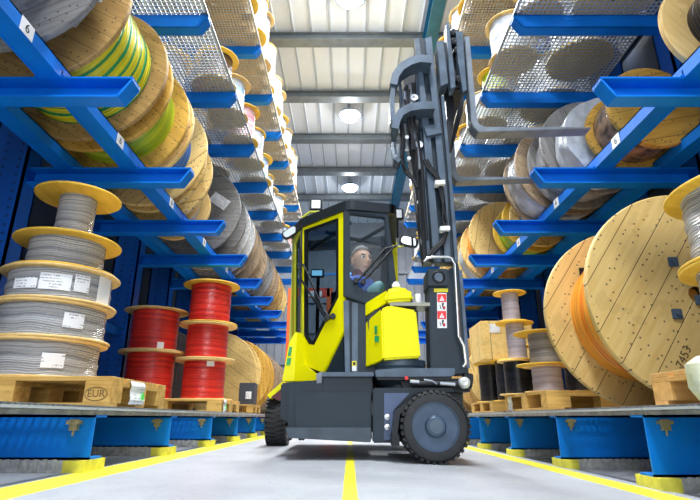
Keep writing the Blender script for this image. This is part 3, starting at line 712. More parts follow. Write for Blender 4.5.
# ---------------------------------------------------------------- the truck
FL = floor_z(0.3)
GL = glass('cab_glass', (.92,.95,.96), .015); GD = glass('tinted_glass', (.40,.47,.52), .03)
tk = thing('forklift_truck', 'yellow and grey four-way forklift truck with tall mast in the middle of the aisle', 'forklift', (0.1,3.9,FL))
def quad(b, pts, d):
    return b.prism([onY(*p) for p in pts], d)
A_, B_, E_, F_ = (-.02,3.50), (.33,3.56), (-.385,3.865), (-.50,4.10)
def facepoly(pts, A, B, thick=.02):
    n = Vector((B[1]-A[1], -(B[0]-A[0]), 0)).normalized()
    if n.y < 0: n = -n
    return [onP(x,y,A,B) for x,y in pts], n*thick
def ringframe(outer, inner, A, B, thick, name, m, parent, off=0.0):
    n = Vector((B[1]-A[1], -(B[0]-A[0]), 0)).normalized()
    if n.y < 0: n = -n
    O = [onP(x,y,A,B)+n*off for x,y in outer]; I = [onP(x,y,A,B)+n*off for x,y in inner]
    b = MB(); N_ = len(O)
    vo=[b.bm.verts.new(p) for p in O]; vi=[b.bm.verts.new(p) for p in I]; vo2=[b.bm.verts.new(p+n*thick) for p in O]; vi2=[b.bm.verts.new(p+n*thick) for p in I]
    for i in range(N_):
        j=(i+1)%N_
        b.bm.faces.new((vo[i],vo[j],vi[j],vi[i])); b.bm.faces.new((vo2[i],vi2[i],vi2[j],vo2[j])); b.bm.faces.new((vo[i],vo2[i],vo2[j],vo[j])); b.bm.faces.new((vi[i],vi[j],vi2[j],vi2[i]))
    b.bevel(.006)
    return b.build(name, m, parent)
# chassis
ch = trace('chassis', [(288,386),(372,378),(372,441),(288,437)], 3.47, 1.05, SLATE, tk, .01)
trace('side_plate', [(295,392),(371,392),(371,442),(288,438),(285,427),(295,426)], 3.40, .05, SLATE, tk, .006)
trace('skirt', [(285.5,427.5),(371,427.5),(371,442.5),(288,438)], 3.385, .02, mat('worn_slate_paint',(0.045,0.07,0.10),.4,0,.35,9), tk, .004)
for x in (290,300,303): MB().lathe([(0,0),(.012,0),(.012,.02),(0,.02)],10,onY(x,438.5,3.45),'Y').build('bolt', DARK, tk)
blk = trace('wheel_carrier', [(373,388),(452,387),(455,392),(424,392),(414,395),(396,411),(393,443),(373,443)], 3.34, .12, SLATE, tk, .008)
trace('carrier_plate', [(384,393),(410,393),(394,410),(391,440),(384,440)], 3.325, .014, mat('blue_slate_paint',(0.07,0.11,0.22),.35,.1,.2,8), tk, .003)
for y in (417,427): MB().lathe([(0,0),(.018,0),(.018,-.03),(0,-.034)],12,onY(387,y,3.33),'Y').build('carrier_bolt', STEEL, tk)
trace('wheel_housing', [(393,392),(463,390),(463,418),(455,440),(393,442)], 3.50, .75, DARK, tk)
b = MB()
arch = [(392,437),(395,411),(415,396),(425,392.5),(447,392.5),(455,398)]; inn = [(397,438),(400,414),(418,400),(427,397),(445,397),(451,402)]
for i in range(5): b.prism([onY(*arch[i],3.22),onY(*arch[i+1],3.22),onY(*inn[i+1],3.22),onY(*inn[i],3.22)],(0,.28,0))
bmesh.ops.remove_doubles(b.bm, verts=b.bm.verts, dist=.0005); b.build('mudguard', DARK, tk)
trace('mudguard_foot', [(391,434),(399,434),(400,446),(392,446)], 3.24, .1, DARK, tk, .003)
def wheel(c, r, w, axis, steer):
    s = 1
    b = MB(); pr = [(r*.71,-.0),(r*.90,0),(r*.94,.004),(r,.028),(r,w-.028),(r*.94,w-.004),(r*.71,w)]
    b.lathe(pr, 60, (0,0,0), axis, close=True)
    n = 34
    ax = Vector((0,1,0)) if axis=='Y' else Vector((1,0,0))
    for i in range(n):
        a = 2*PI*i/n
        rad = Vector((math.cos(a),0,math.sin(a))) if axis=='Y' else Vector((0,math.cos(a),math.sin(a)))
        tan = Vector((-math.sin(a),0,math.cos(a))) if axis=='Y' else Vector((0,-math.sin(a),math.cos(a)))
        for (u0,u1,tw) in ((-.004,w*.46,.35),(w*.54,w+.004,-.35)):
            c0 = rad*(r*.955)+ax*u0; h = tan*(r*.055)
            b.prism([c0-h, c0+h, rad*(r*1.03)+ax*(u0+.006)+h*.9, rad*(r*1.03)+ax*(u0+.006)-h*.9], ax*(u1-u0)+tan*tw*.05)
    ty = None
    bmesh.ops.translate(b.bm, verts=b.bm.verts, vec=Vector(c)); ty = b.build('tyre', RUBBER, tk)
    c2 = Vector(c)
    MB().lathe([(r*.725,.014),(r*.70,.004),(r*.67,.004),(r*.65,.02),(r*.60,.045),(r*.36,.05),(r*.31,.03),(r*.31,.0),(r*.26,-.012),(r*.1,-.014),(0,-.014)],48,c2,axis).build('rim', RIM, ty)
    for k in range(7):
        a = 2*PI*k/7+.2; d = Vector((math.cos(a)*r*.46,.045,math.sin(a)*r*.46)) if axis=='Y' else Vector((.045,math.cos(a)*r*.44,math.sin(a)*r*.44))
        MB().lathe([(0,-.018),(.012,-.018),(.012,.006),(0,.006)],8,c2+d,axis).build('wheel_nut', SLATEL, ty)
    MB().lathe([(0,-.022),(r*.2,-.02),(r*.22,-.008),(r*.05,-.008)],32,c2,axis).build('hub_cap', SLATEL, ty)
wc = onY(436,429,3.2); rw = (wc.z-floor_z(wc.x))/1.03
wheel((wc.x,3.2,floor_z(wc.x)+.213), .207, .22, 'Y', 0)
cx2 = onY(268.5,420,5.2).x
wheel((cx2,5.2,floor_z(cx2)+.24), .233, .19, 'X', 0)
wheel((.62,4.6,floor_z(.62)+.208), .20, .22, 'Y', 0)
# left rear fender and yellow flank
trace('fender', [(281,383),(317,380),(317,392),(296,392),(294,426),(280,419)], 3.62, .75, SLATE, tk, .01)
trace('fender_lip', [(267,395),(283,381),(286,384),(270,399)], 4.90, .45, YEL, tk, .003, 'yellow fender lip')
trace('fender_shield', [(271,397),(284,387),(284,400),(277,400)], 4.31, .2, mat('dark_maroon_plate',(0.12,.03,.04),.6), tk)  # plain dark maroon plate under the fender lip
b = MB()
quad(b, [(282,381,3.85),(289,343,3.85),(295,332,3.85),(297,332,3.85),(294,381.5,3.85)], (.02,.3,0)); fp = b.bevel(.004).build('flank_cover', YEL, tk)
b = MB(); quad(b, [(294,381.5,3.85),(297,332,3.85),(303,334,3.815),(304,364,3.79),(318,375,3.69),(316,381,3.69)], (.02,.3,0)); b.bevel(.004).build('front_cover', YEL, tk)
# small green lettering blocks on the flank and on the hood
for (x0,y0,Yp,par,sl) in ((289.2,347,3.846,fp,-.17),):
    for rng in (((0,3),(2.2,3),(4.4,3),(6.6,3)),((11,4),(13.2,4),(15.6,4))):
        b = MB()
        for dy,w_ in rng:
            y = y0+dy; x = x0+dy*sl; b.prism([onY(x,y,Yp),onY(x+w_,y,Yp),onY(x+w_+sl*2.3,y+2.3,Yp),onY(x+sl*2.3,y+2.3,Yp)],(0,-.003,0))
        bmesh.ops.remove_doubles(b.bm, verts=b.bm.verts, dist=.004); b.build('lettering', GREEN, par, smooth=False)
# lower body under the cab
trace('body', [(323,373),(372,373),(373,395),(323,393)], 3.46, .8, SLATE, tk, .006)
trace('body_ledge', [(322,372),(374,372),(374,376.5),(322,376.5)], 3.42, .5, SLATEL, tk, .004)
trace('cab_base_panel', [(344,292),(367,301),(384,312),(384,374),(345,374)], 3.545, .5, SLATE, tk, .006)
trace('corner_post', [(343.5,300),(349,300),(350,374),(345,374)], 3.50, .06, SLATEL, tk, .006)
trace('corner_post_strip', [(352,302),(358,303),(358,374),(352,374)], 3.53, .03, SLATEL, tk, .004)
P_, d_ = facepoly([(343,332),(343.5,374),(321,374)], A_, E_, .25); MB().prism([p+Vector((0,.03,0)) for p in P_], d_).build('lower_cab_panel', SLATE, tk)
o = trace('warning_label', [(352,361),(356.5,361),(356.5,366),(352,366)], 3.52, .006, mat('label_yellow',(.85,.75,.02),.5), tk); trace('warning_figure', [(353,362.2),(355.5,362.2),(355.5,365),(353,365)], 3.518, .003, BLACK, o); trace('warning_text', [(352,366),(356.5,366),(356.5,371),(352,371)], 3.52, .006, PAPER, o)
trace('exhaust_pipe', [(316,374),(322,371),(322,392),(317,392)], 3.6, .05, mat('dull_pipe',(.25,.27,.3),.5,.3), tk, .004)
b = MB(); b.box((-.52,4.50,floor_z(0)+.14),(.55,5.45,H+.02)); b.bevel(.01).build('rear_chassis', SLATE, tk)
MB().tube([(cx2+.02,5.2,floor_z(0)+.24),(-.3,5.2,floor_z(0)+.24)],.05,14).build('axle', DARK, tk)
# turret and table plate
c = onY(400,385,3.58); zt_ = onY(400,359,3.42).z; z1_ = onY(400,381,3.42).z
MB().lathe([(0,z1_-.02),(.14,z1_-.02),(.185,z1_+.01),(.185,zt_-.06),(.175,zt_-.05),(.185,zt_-.04),(.185,zt_),(.0,zt_)],48,(c.x,3.60,0)).build('turntable', SLATEL, tk)
MB().lathe([(0,z1_-.14),(.15,z1_-.14),(.15,z1_-.01),(0,z1_-.01)],40,(c.x,3.62,0)).build('turntable_base', SLATE, tk)
trace('table_plate', [(375,370),(400,368),(455,368),(455,375),(452,376.5),(400,377),(376,377)], 3.34, .55, SLATEL, tk, .004)
trace('table_rim', [(376,377),(452,377),(450,380),(378,380)], 3.36, .5, DARK, tk)
b = MB(); b.tube([onY(412,384,3.34),onY(460,384,3.34)], .022, 12); cyl = b.build('hydraulic_cylinder', DARK, tk)
b = MB(); b.tube([onY(424,380,3.3),onY(432,381,3.3),onY(437,384,3.3)], .008, 8); b.tube([onY(440,383.5,3.3),onY(455,384.5,3.3)], .013, 10); b.tube([onY(410,381.5,3.3),onY(419,382,3.3)], .012, 10); b.build('hydraulic_fitting', STEEL, tk)
q = onY(465,382.5,3.3); MB().lathe([(0,0),(.018,-.006),(.03,0),(.036,.01),(.036,.06),(0,.06)],28,q,'Y').build('cylinder_end', mat('pale_steel',(.75,.76,.74),.4,.2), tk)
q = onY(466,380,3.36); MB().tube([q+Vector((-.02,0,.0)),q+Vector((.035,0,-.01))],.05,16).build('cylinder_mount', DARK, tk)
q = onY(406.5,378,3.33); MB().lathe([(0,0),(.012,0),(.012,.02),(0,.02)],12,q,'Y').build('red_valve', RED, tk)
trace('hose_tray', [(400,380),(470,378),(470,392),(405,392)], 3.42, .3, DARK, tk)
# yellow hood
hd = MB(); quad(hd, [(366,367,3.50),(366,322,3.50),(381,309,3.36),(382.5,360,3.36)], (0,.34,0)); hd.bevel(.006)
hood = hd.build('hood', YEL, tk)
b = MB(); quad(b, [(382.5,360,3.36),(381,309,3.36),(389,305,3.37),(416,310,3.37),(421,357.5,3.37)], (0,.34,0)); b.bevel(.012).build('hood_front', YEL, tk)
b = MB(); quad(b, [(365.5,303,3.52),(387,290,3.39),(387,302,3.39),(365.5,316,3.52)], (0,.3,0)); b.bevel(.006).build('hood_lid', YEL, tk)
b = MB(); quad(b, [(385,302,3.36),(386,291,3.36),(390,288,3.36),(400,286.5,3.36),(409,288.5,3.36),(414,294,3.36),(413.5,300.5,3.36)], (0,.3,0)); b.bevel(.02,3).build('hood_cap', YEL, tk)
trace('hood_gap', [(367,317),(386,300),(412,300),(418,312),(419,352),(372,352)], 3.47, .26, DARK, tk)
trace('bearing_plate', [(389,302),(430,302.5),(430,306),(390,305.5)], 3.385, .2, mat('oily_steel',(.25,.25,.2),.35,.6), tk)
q = onY(396,285,3.5); MB().lathe([(0,-.02),(.03,-.02),(.03,.0),(.015,.022),(0,.024)],16,q).build('beacon_cap', PAPER, tk)
q = onY(418,298,3.5); MB().lathe([(0,-.04),(.022,-.04),(.022,.02),(.018,.028),(0,.028)],16,q).build('filler_cap', PAPER, tk)
for ya,yb_,w_ in ((326,334,2.6),(336,342,4.4)):
    b = MB(); b.prism([onY(374.5,ya,3.405),onY(374.5+w_,ya,3.375),onY(374.5+w_,yb_,3.375),onY(374.5,yb_,3.405)],(0,-.003,0)); b.build('lettering', GREEN, hood, smooth=False)
# mast base column with stickers and guard pipe
mb_ = trace('mast_base', [(428.5,285),(458,262),(461,275),(468.5,366),(469,374),(431,374)], 3.40, .20, SLATE, tk, .006)
trace('mast_pivot_block', [(428,268.5),(448,268.5),(448,286),(428,286)], 3.37, .24, SLATE, tk, .006)
q = onY(438.5,277,3.37); MB().lathe([(.030,-.004),(.038,-.008),(.046,-.004),(.046,.01),(.03,.01)],28,q,'Y',close=True).build('pivot_ring', DARK, tk); MB().lathe([(0,-.003),(.03,-.003),(.03,.01),(0,.01)],24,q,'Y').build('pivot_pin', SLATEL, tk)
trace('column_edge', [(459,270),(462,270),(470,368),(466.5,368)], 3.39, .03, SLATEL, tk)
st = trace('warning_sticker', [(437,293),(446.6,293),(446.9,328),(437.4,328)], 3.395, .005, PAPER, tk); st['label'] = 'red and white warning sticker strip'
for y in (294,311):
    o = trace('red_panel', [(437.4,y),(446.2,y),(446.3,y+8),(437.6,y+8)], 3.393, .003, RED, st)
    trace('triangle', [(439.4,y+6.8),(441.9,y+1.6),(444.5,y+6.8)], 3.391, .003, PAPER, o)
    trace('exclamation', [(441.6,y+3.2),(442.3,y+3.2),(442.2,y+6.1),(441.7,y+6.1)], 3.389, .003, RED, o)
for y in (303,320):
    b = MB(); b.tube([onY(442.5,y+1.2,3.392),onY(442.8,y+4,3.392)],.004,6); b.tube([onY(440,y+2,3.392),onY(441,y+6,3.392)],.0025,6); b.tube([onY(442.8,y+4,3.392),onY(444.2,y+6.4,3.392)],.003,6); b.lathe([(0,-.002),(.007,-.002),(.007,.002),(0,.002)],10,onY(443,y+.8,3.392),'Y'); b.build('pictogram', BLACK, st)
    trace('red_bar', [(443.2,y+3.5),(445.4,y+3),(445.4,y+6),(443.4,y+6.2)], 3.392, .002, RED, st)
trace('yellow_strip', [(434,288.5),(448,288.5),(448,292),(434,292)], 3.395, .005, mat('label_yellow',(0,0,0)), tk)
b = MB(); pp = [(424,262),(427,258.5),(432,257),(448,257),(452.5,259),(454,264),(459.5,337),(464,346),(466,363),(463,367)]
b.tube([onY(x,y,3.34) for x,y in pp], .010, 10); b.build('guard_pipe', mat('chrome_pipe',(.75,.78,.8),.2,.7), tk)
# mast uprights
ms = thing('x','x','x') if False else None
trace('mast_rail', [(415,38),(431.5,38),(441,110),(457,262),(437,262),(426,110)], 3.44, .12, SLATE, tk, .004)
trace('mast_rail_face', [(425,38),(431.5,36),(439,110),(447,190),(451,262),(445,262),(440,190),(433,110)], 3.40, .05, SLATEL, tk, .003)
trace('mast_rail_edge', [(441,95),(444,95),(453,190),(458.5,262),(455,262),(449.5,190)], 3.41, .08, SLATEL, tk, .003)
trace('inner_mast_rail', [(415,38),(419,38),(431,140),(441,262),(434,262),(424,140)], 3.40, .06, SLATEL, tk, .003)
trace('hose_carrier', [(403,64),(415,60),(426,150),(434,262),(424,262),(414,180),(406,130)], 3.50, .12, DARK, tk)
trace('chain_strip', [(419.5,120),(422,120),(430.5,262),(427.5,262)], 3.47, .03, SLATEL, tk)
trace('far_mast_rail', [(404,70),(416,70),(427,150),(434,262),(424,262),(412,150)], 4.05, .14, SLATE, tk, .004)
trace('mast_crosshead', [(416,40),(430,40),(431,46),(416,46)], 3.5, .65, SLATE, tk, .004)
trace('mast_crossbar', [(432,92),(441,92),(442,101),(434,101)], 3.5, .65, SLATE, tk, .004)
# lift cylinder, pulleys
for (x0,y0,x1,y1,r,m) in ((419,72,424,130,.035,SLATEL),(404,92,407,150,.02,STEEL),(410,85,414,140,.014,STEEL),(416,130,420,170,.018,STEEL),(400,80,401,118,.012,SLATEL)):
    MB().tube([onY(x0,y0,3.46),onY(x1,y1,3.46)], r, 14).build('lift_cylinder', m, tk)
for (x,y) in ((422,108),(419,145),(414,98)):
    q = onY(x,y,3.44); MB().lathe([(.008,-.01),(.03,-.012),(.035,0),(.03,.012),(.008,.01)],20,q,'Y',close=True).build('pulley', STEEL, tk)
def hoop(p, w0, name='mast_guard_hoop', Y0=3.30):
    b = MB(); n = len(p)
    for i in range(n-1):
        a, c = p[i], p[i+1]
        b.prism([onY(a[0],a[1],Y0),onY(c[0],c[1],Y0),onY(c[0],c[1]+w0,Y0),onY(a[0],a[1]+w0,Y0)],(0,.02,0)) if abs(c[0]-a[0]) > abs(c[1]-a[1])*.8 else b.prism([onY(a[0],a[1],Y0),onY(c[0],c[1],Y0),onY(c[0]+2.6,c[1],Y0),onY(a[0]+2.6,a[1],Y0)],(0,.35,0))
    bmesh.ops.remove_doubles(b.bm, verts=b.bm.verts, dist=.001)
    return b.build(name, SLATEL, tk)
def band(p, w, Y0, Y1, name, m):
    """flat strip following a pixel path on plane Y0, w px wide, deep to Y1"""
    b = MB(); L=[]; Rr=[]
    for i,(x,y) in enumerate(p):
        a = p[max(i-1,0)]; c = p[min(i+1,len(p)-1)]; t = Vector((c[0]-a[0], c[1]-a[1])).normalized(); nx, ny = -t.y, t.x
        L.append((x+nx*w/2,y+ny*w/2)); Rr.append((x-nx*w/2,y-ny*w/2))
    for i in range(len(p)-1):
        b.prism([onY(*L[i],Y0),onY(*L[i+1],Y0),onY(*Rr[i+1],Y0),onY(*Rr[i],Y0)],(0,Y1-Y0,0))
    bmesh.ops.remove_doubles(b.bm, verts=b.bm.verts, dist=.0008)
    return b.build(name, m, tk)
band([(432,59),(420,58),(410,61),(401,67),(395.5,75),(393.5,84)], 7.5, 3.28, 3.42, 'mast_guard_hoop', SLATEL)
band([(394.5,76),(393,90),(392,105),(393,118),(396,124)], 4.5, 3.30, 3.42, 'mast_guard_side', SLATEL)
band([(435,105),(422,105),(410,107),(401,112),(397,119),(395,128)], 7.5, 3.28, 3.42, 'mast_guard_hoop', SLATEL)
band([(396,120),(394,135),(394,148),(396,158),(400,161)], 4.5, 3.30, 3.42, 'mast_guard_side', SLATEL)
trace('mast_bracket', [(424,126),(440,123),(442,133),(427,136)], 3.37, .06, SLATEL, tk, .003)
HOS = mat('hose_rubber',(0.012,0.013,0.016),.4)
for pts,r in (([(401,118),(403,140),(402,158),(406,172),(414,180),(418,188)],.018),([(409,90),(408,110),(412,128),(413,150)],.014),([(424,160),(428,168),(433,173),(437,178),(440,186),(442,205),(444,222),(446,232),(441,242),(432,251),(428,260)],.014),([(427,160),(431,168),(437,175),(441,184),(444,204),(446,222),(447,232),(443,243),(434,252),(430,262)],.014),([(417,100),(414,120),(418,140),(422,165),(424,200),(427,240)],.012),([(405,100),(409,125),(416,150),(419,190),(421,230)],.011)):
    MB().tube([onY(x,y,3.37) for x,y in pts], r, 8).build('hydraulic_hose', HOS, tk)
for x,y in ((440,182),(445,228)):
    trace('hose_clamp', [(x-5,y-2),(x+5,y-2.5),(x+5.5,y+2),(x-4.5,y+2.5)], 3.33, .06, mat('white_clamp',(.8,.82,.84),.4), tk, .003)
for x,y in ((407,137),(419,202),(409,158)):
    q = onY(x,y,3.38); MB().lathe([(0,0),(.016,0),(.016,.03),(0,.03)],10,q,'Y').build('hose_fitting', STEEL, tk)
# carriage and forks
trace('carriage_rail', [(437,41),(443,40),(448.5,83),(441,86)], 3.36, .14, SLATEL, tk, .004)
trace('carriage_rail_side', [(443,42),(447,43),(450,88),(446,86)], 3.42, .2, DARK, tk)
trace('carriage_plate', [(446,24),(448.5,21),(450,33),(455,76),(455.5,87),(451,89)], 3.33, .10, SLATEL, tk, .003)
trace('carriage_plate', [(456,31),(463,31),(464,52),(467,90),(463,92),(458,60)], 3.33, .08, SLATEL, tk, .003)
trace('carriage_back', [(449,28),(459,30),(464,90),(454,90)], 3.45, .60, DARK, tk)
for (x,y) in ((453.5,32),(454.5,41),(457.5,50),(460,79)):
    q = onY(x,y,3.36); MB().lathe([(0,-.01),(.02,-.012),(.033,-.004),(.035,.05),(0,.05)],20,q,'Y').build('carriage_roller', DARK, tk)
trace('carriage_strut', [(445,86),(452,88),(455,112),(449,160),(444,160),(447,118)], 3.55, .05, DARK, tk)
trace('carriage_strut', [(458,90),(464,92),(463,112),(452,150),(449,150),(457,112)], 3.9, .05, DARK, tk)
# forks: an L of steel each, heel at the bottom, blade reaching into the rack
def fork(Yf, lab, xsh, z0, z1, xtip):
    b = MB(); hw = .055; th = .045
    pr = [(xsh-.0,z1),(xsh-th*.8,z1),(xsh-th,z0+.04),(xsh-th*.7,z0-.0),(xsh,z0-th*1.0),(xtip,z0-.012),(xtip,z0),(xsh+.05,z0+.005),(xsh+.01,z0+.03),(xsh,z0+.08)]
    b.prism([Vector((x,Yf,z)) for x,z in pr],(0,hw*2,0)); b.bevel(.004).build('fork', mat('worn_fork_steel',(.22,.26,.31),.45,.3,.3,10), tk)['label'] = lab
h1 = onY(478,127,3.30)
fork(3.30, 'nearer fork blade', h1.x, h1.z, onY(463,36,3.30).z, 1.83)
fork(4.10, 'farther fork blade', h1.x, h1.z-.015, onY(463,36,3.30).z-.2, 1.75)
# cab
zr_ = onP(345,207,A_,E_).z
roof = [(A_[0],A_[1]-.03),(B_[0]+.03,B_[1]),(.42,4.35),(-.46,4.50),(F_[0]-.02,F_[1]),(E_[0]-.02,E_[1]-.02)]
rc_ = Vector((sum(p[0] for p in roof)/6, sum(p[1] for p in roof)/6)); b = MB(); ou = [Vector(p) for p in rounded(roof,.06,3)]; iu = [rc_+(p-rc_)*.80 for p in ou]
for i in range(len(ou)):
    j = (i+1)%len(ou); b.prism([Vector((*ou[i],zr_-.035)),Vector((*ou[j],zr_-.035)),Vector((*iu[j],zr_-.035)),Vector((*iu[i],zr_-.035))],(0,0,.075))
bmesh.ops.remove_doubles(b.bm, verts=b.bm.verts, dist=.0005); RM = mat('dark_roof_paint',(.012,.018,.026),.45,0,spec=.35)
rf_ = b.build('cab_roof', RM, tk)
MB().prism([Vector((*p,zr_+.0)) for p in iu],(0,0,.006)).build('roof_window', GL, rf_)
b = MB(); b.prism([Vector((x,y,H+.12)) for x,y in roof],(0,0,.05)); b.build('cab_floor', DARK, tk)
ringframe([(344,206),(388,213),(399,302),(366,304),(344,296)], [(350,213.5),(385,217.5),(390,292),(365,292),(350,277)], A_, B_, .05, 'front_window_frame', SLATE, tk)
ringframe([(343.5,210),(343.5,331),(323,373),(303,365),(302,335),(302,223)], [(338,218.5),(338,297),(314,344),(309,343),(304.5,335),(304.5,230.5)], A_, E_, .045, 'door_frame', YEL, tk)
ringframe([(338.4,218),(338.4,297.4),(314.2,345),(308.8,344),(304.1,335.5),(304.1,230)], [(336,220.5),(336,296),(313,340.5),(310,340),(306.3,334),(306.3,232)], A_, E_, .03, 'door_seal', DARK, tk, -.006)
P_, d_ = facepoly([(337,219.5),(337,297),(313.5,343),(309.5,342),(305,334.5),(305,231)], A_, E_, .006)
MB().prism([p+d_*3 for p in P_], d_).build('door_window', GD, tk)
P_, d_ = facepoly([(350,213),(385.5,217),(390.5,292.5),(364.5,292.5),(349.5,277)], A_, B_, .006)
MB().prism([p+d_*3 for p in P_], d_).build('front_window', GL, tk)
ringframe([(302,222),(302,338),(291,337),(292,240),(298,229)], [(300,230),(300,332),(294.5,332),(295,243),(299,234)], E_, F_, .03, 'rear_quarter_frame', mat('olive_yellow_frame',(.45,.47,.03),.35), tk)
P_, d_ = facepoly([(301,229),(301,333),(293.8,333),(294.5,243)], E_, F_, .005); MB().prism([p+d_*2 for p in P_], d_).build('rear_quarter_window', GD, tk)
def post(x, y, z0, z1, r, m, name='cab_pillar'):
    MB().box((x-r,y-r,z0),(x+r,y+r,z1)).bevel(.008).build(name, m, tk)
post(.40,4.32,H+.15,zr_,.028,YEL); post(-.42,4.45,H+.15,zr_,.028,SLATE); post(E_[0]-.0,E_[1]+.03,H+.1,zr_,.022,DARK); post(.10,4.46,H+.15,zr_,.02,SLATE); post(F_[0]+.02,F_[1]+.03,H+.15,zr_,.02,mat('olive_yellow_frame',(0,0,0)))
b = MB(); b.box((-.42,4.45,H+.15),(.40,4.50,H+.62)); b.build('cab_rear_panel', DARK, tk)
b = MB(); b.box((-.06,4.33,H+.55),(.37,4.36,zr_-.05)); b.build('cab_darkening_sheet', DARK, tk)  # opaque dark sheet added behind the driver to darken the cab interior
for i,(a,c_) in enumerate((((-.35,4.35,zr_-.06),(.0,3.7,zr_-.06)),((-.1,4.45,zr_-.06),(.3,3.75,zr_-.06)),((-.2,3.9,zr_-.06),(.36,4.3,zr_-.06)))):
    MB().tube([a,c_],.018,8).build('roof_bar', SLATE, tk)
# seat, console, wheel inside
b = MB(); b.box((-.08,3.76,H+.42),(.30,4.12,H+.52)).bevel(.03,3).build('seat', DARK, tk)
b = MB(); b.box((-.15,3.80,H+.5),(-.06,4.12,H+.98)).bevel(.04,3).build('seat_back', DARK, tk)
b = MB(); b.box((-.02,3.8,H+.17),(.22,4.05,H+.42)).build('seat_pedestal', DARK, tk)
q = onY(376,289,3.72); b = MB(); b.lathe([(0,-.07),(.03,-.068),(.045,-.04),(.048,.03),(.035,.062),(0,.07)],20,(0,0,0)); bmesh.ops.rotate(b.bm,verts=b.bm.verts,cent=(0,0,0),matrix=Matrix.Rotation(math.radians(58),3,'Y')); bmesh.ops.translate(b.bm,verts=b.bm.verts,vec=q); b.build('armrest', mat('teal_padding',(.06,.20,.22),.55), tk)
MB().tube([(q.x,q.y,q.z-.03),(q.x+.02,q.y+.05,H+.2)],.02,8).build('armrest_post', DARK, tk)
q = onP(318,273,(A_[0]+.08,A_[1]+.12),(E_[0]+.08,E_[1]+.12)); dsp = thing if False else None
b = MB(); b.box((q.x-.06,q.y,q.z-.035),(q.x+.05,q.y+.03,q.z+.035)).bevel(.006); dd = b.build('reflection_frame', DARK, tk); b = MB(); b.box((q.x-.05,q.y-.003,q.z-.022),(q.x+.035,q.y,q.z+.022)); b.build('painted_reflection', emis('reflection_glow',(.35,.75,1),1.6), dd)  # glowing panel that paints in a lamp's reflection on the door window
MB().tube([(q.x,q.y+.02,q.z-.03),(q.x,q.y+.08,H+.2)],.014,8).build('reflection_stand', DARK, tk)
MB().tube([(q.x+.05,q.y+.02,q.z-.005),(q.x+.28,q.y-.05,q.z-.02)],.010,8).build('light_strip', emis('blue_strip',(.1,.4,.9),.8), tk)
# wipers, mirrors, work lights
def wires(pts, plane, r, name, m, off=-.03):
    n = Vector((plane[1][1]-plane[0][1], -(plane[1][0]-plane[0][0]), 0)).normalized()
    if n.y < 0: n = -n
    MB().tube([onP(x,y,*plane)+n*off for x,y in pts], r, 8).build(name, m, tk)
for pts in ([(303,250),(304,280),(328,318)],[(306,265),(330,318)],[(318,292),(318,300),(331,316)]): wires(pts,(A_,E_),.008,'wiper_arm',DARK)
for pts in ([(356,283),(384,250)],[(362,283),(394,247)],[(384,250),(396,247)]): wires(pts,(A_,B_),.008,'wiper_arm',DARK)
for x,y,pl in ((356,282,(A_,B_)),(363,283,(A_,B_)),(328,318,(A_,E_)),(333,317,(A_,E_))):
    q = onP(x,y,*pl)+Vector((0,-.03,0)); MB().lathe([(0,-.02),(.02,-.018),(.022,.02),(0,.02)],14,q,'Y').build('wiper_motor', DARK, tk)
MB().lathe([(0,-.02),(.016,-.018),(.018,.02),(0,.02)],14,onP(326,320,A_,E_)+Vector((0,-.02,0)),'Y').build('door_handle', DARK, tk)
def mirror(px, py, Y, w, h, ang):
    q = onY(px,py,Y); m3 = Matrix.Rotation(ang,3,'Y')
    out = rounded([(-w,-h),(w,-h),(w,h),(-w,h)],.04,4)
    b = MB(); pr = [q+m3@Vector((p[0],0,p[1])) for p in out]; b.prism(pr,(0,.035,0)); b.bevel(.006); o = b.build('mirror_housing', DARK, tk)
    b = MB(); pr = [q+m3@Vector((p[0]*.8,-.004,p[1]*.74)) for p in out]; b.prism(pr,(0,.003,0)); b.build('mirror_glass', mat('mirror_glass',(.8,.85,.85),.05,1.0), o)
mirror(290,232,3.98,.075,.04,math.radians(-35)); mirror(409,241,3.62,.075,.042,math.radians(15))
MB().tube([onY(297,228,3.98),onY(303,225,4.0)],.008,8).build('mirror_bracket', YEL, tk)
MB().tube([onY(392,246,3.64),onY(400,247,3.64),onY(409,243,3.64)],.009,8).build('mirror_bracket', mat('olive_yellow_frame',(0,0,0)), tk)
MB().tube([onY(392,246,3.64),onY(389,225,3.64)],.007,8).build('mirror_bracket', DARK, tk)
for (px,py,Y) in ((316,204,4.0),(397.5,213.5,4.15)):
    q = onY(px,py,Y); b = MB(); b.box((q.x-.055,Y,q.z-.055),(q.x+.055,Y+.05,q.z+.055)).bevel(.01); o = b.build('work_light', DARK, tk)
    MB().box((q.x-.038,Y-.004,q.z-.04),(q.x+.038,Y,q.z+.036)).build('work_light_lens', emis('work_light_lens',(.75,.78,.85),.1), o)
    MB().tube([(q.x,Y+.03,q.z-.05),(q.x,Y+.06,zr_)],.01,8).build('work_light_bracket', DARK, tk)
MB().tube([onY(302,218,4.0),onY(310,212,4.0),onY(326,212,4.0)],.012,8).build('roof_hand_rail', mat('olive_yellow_frame',(0,0,0)), tk)
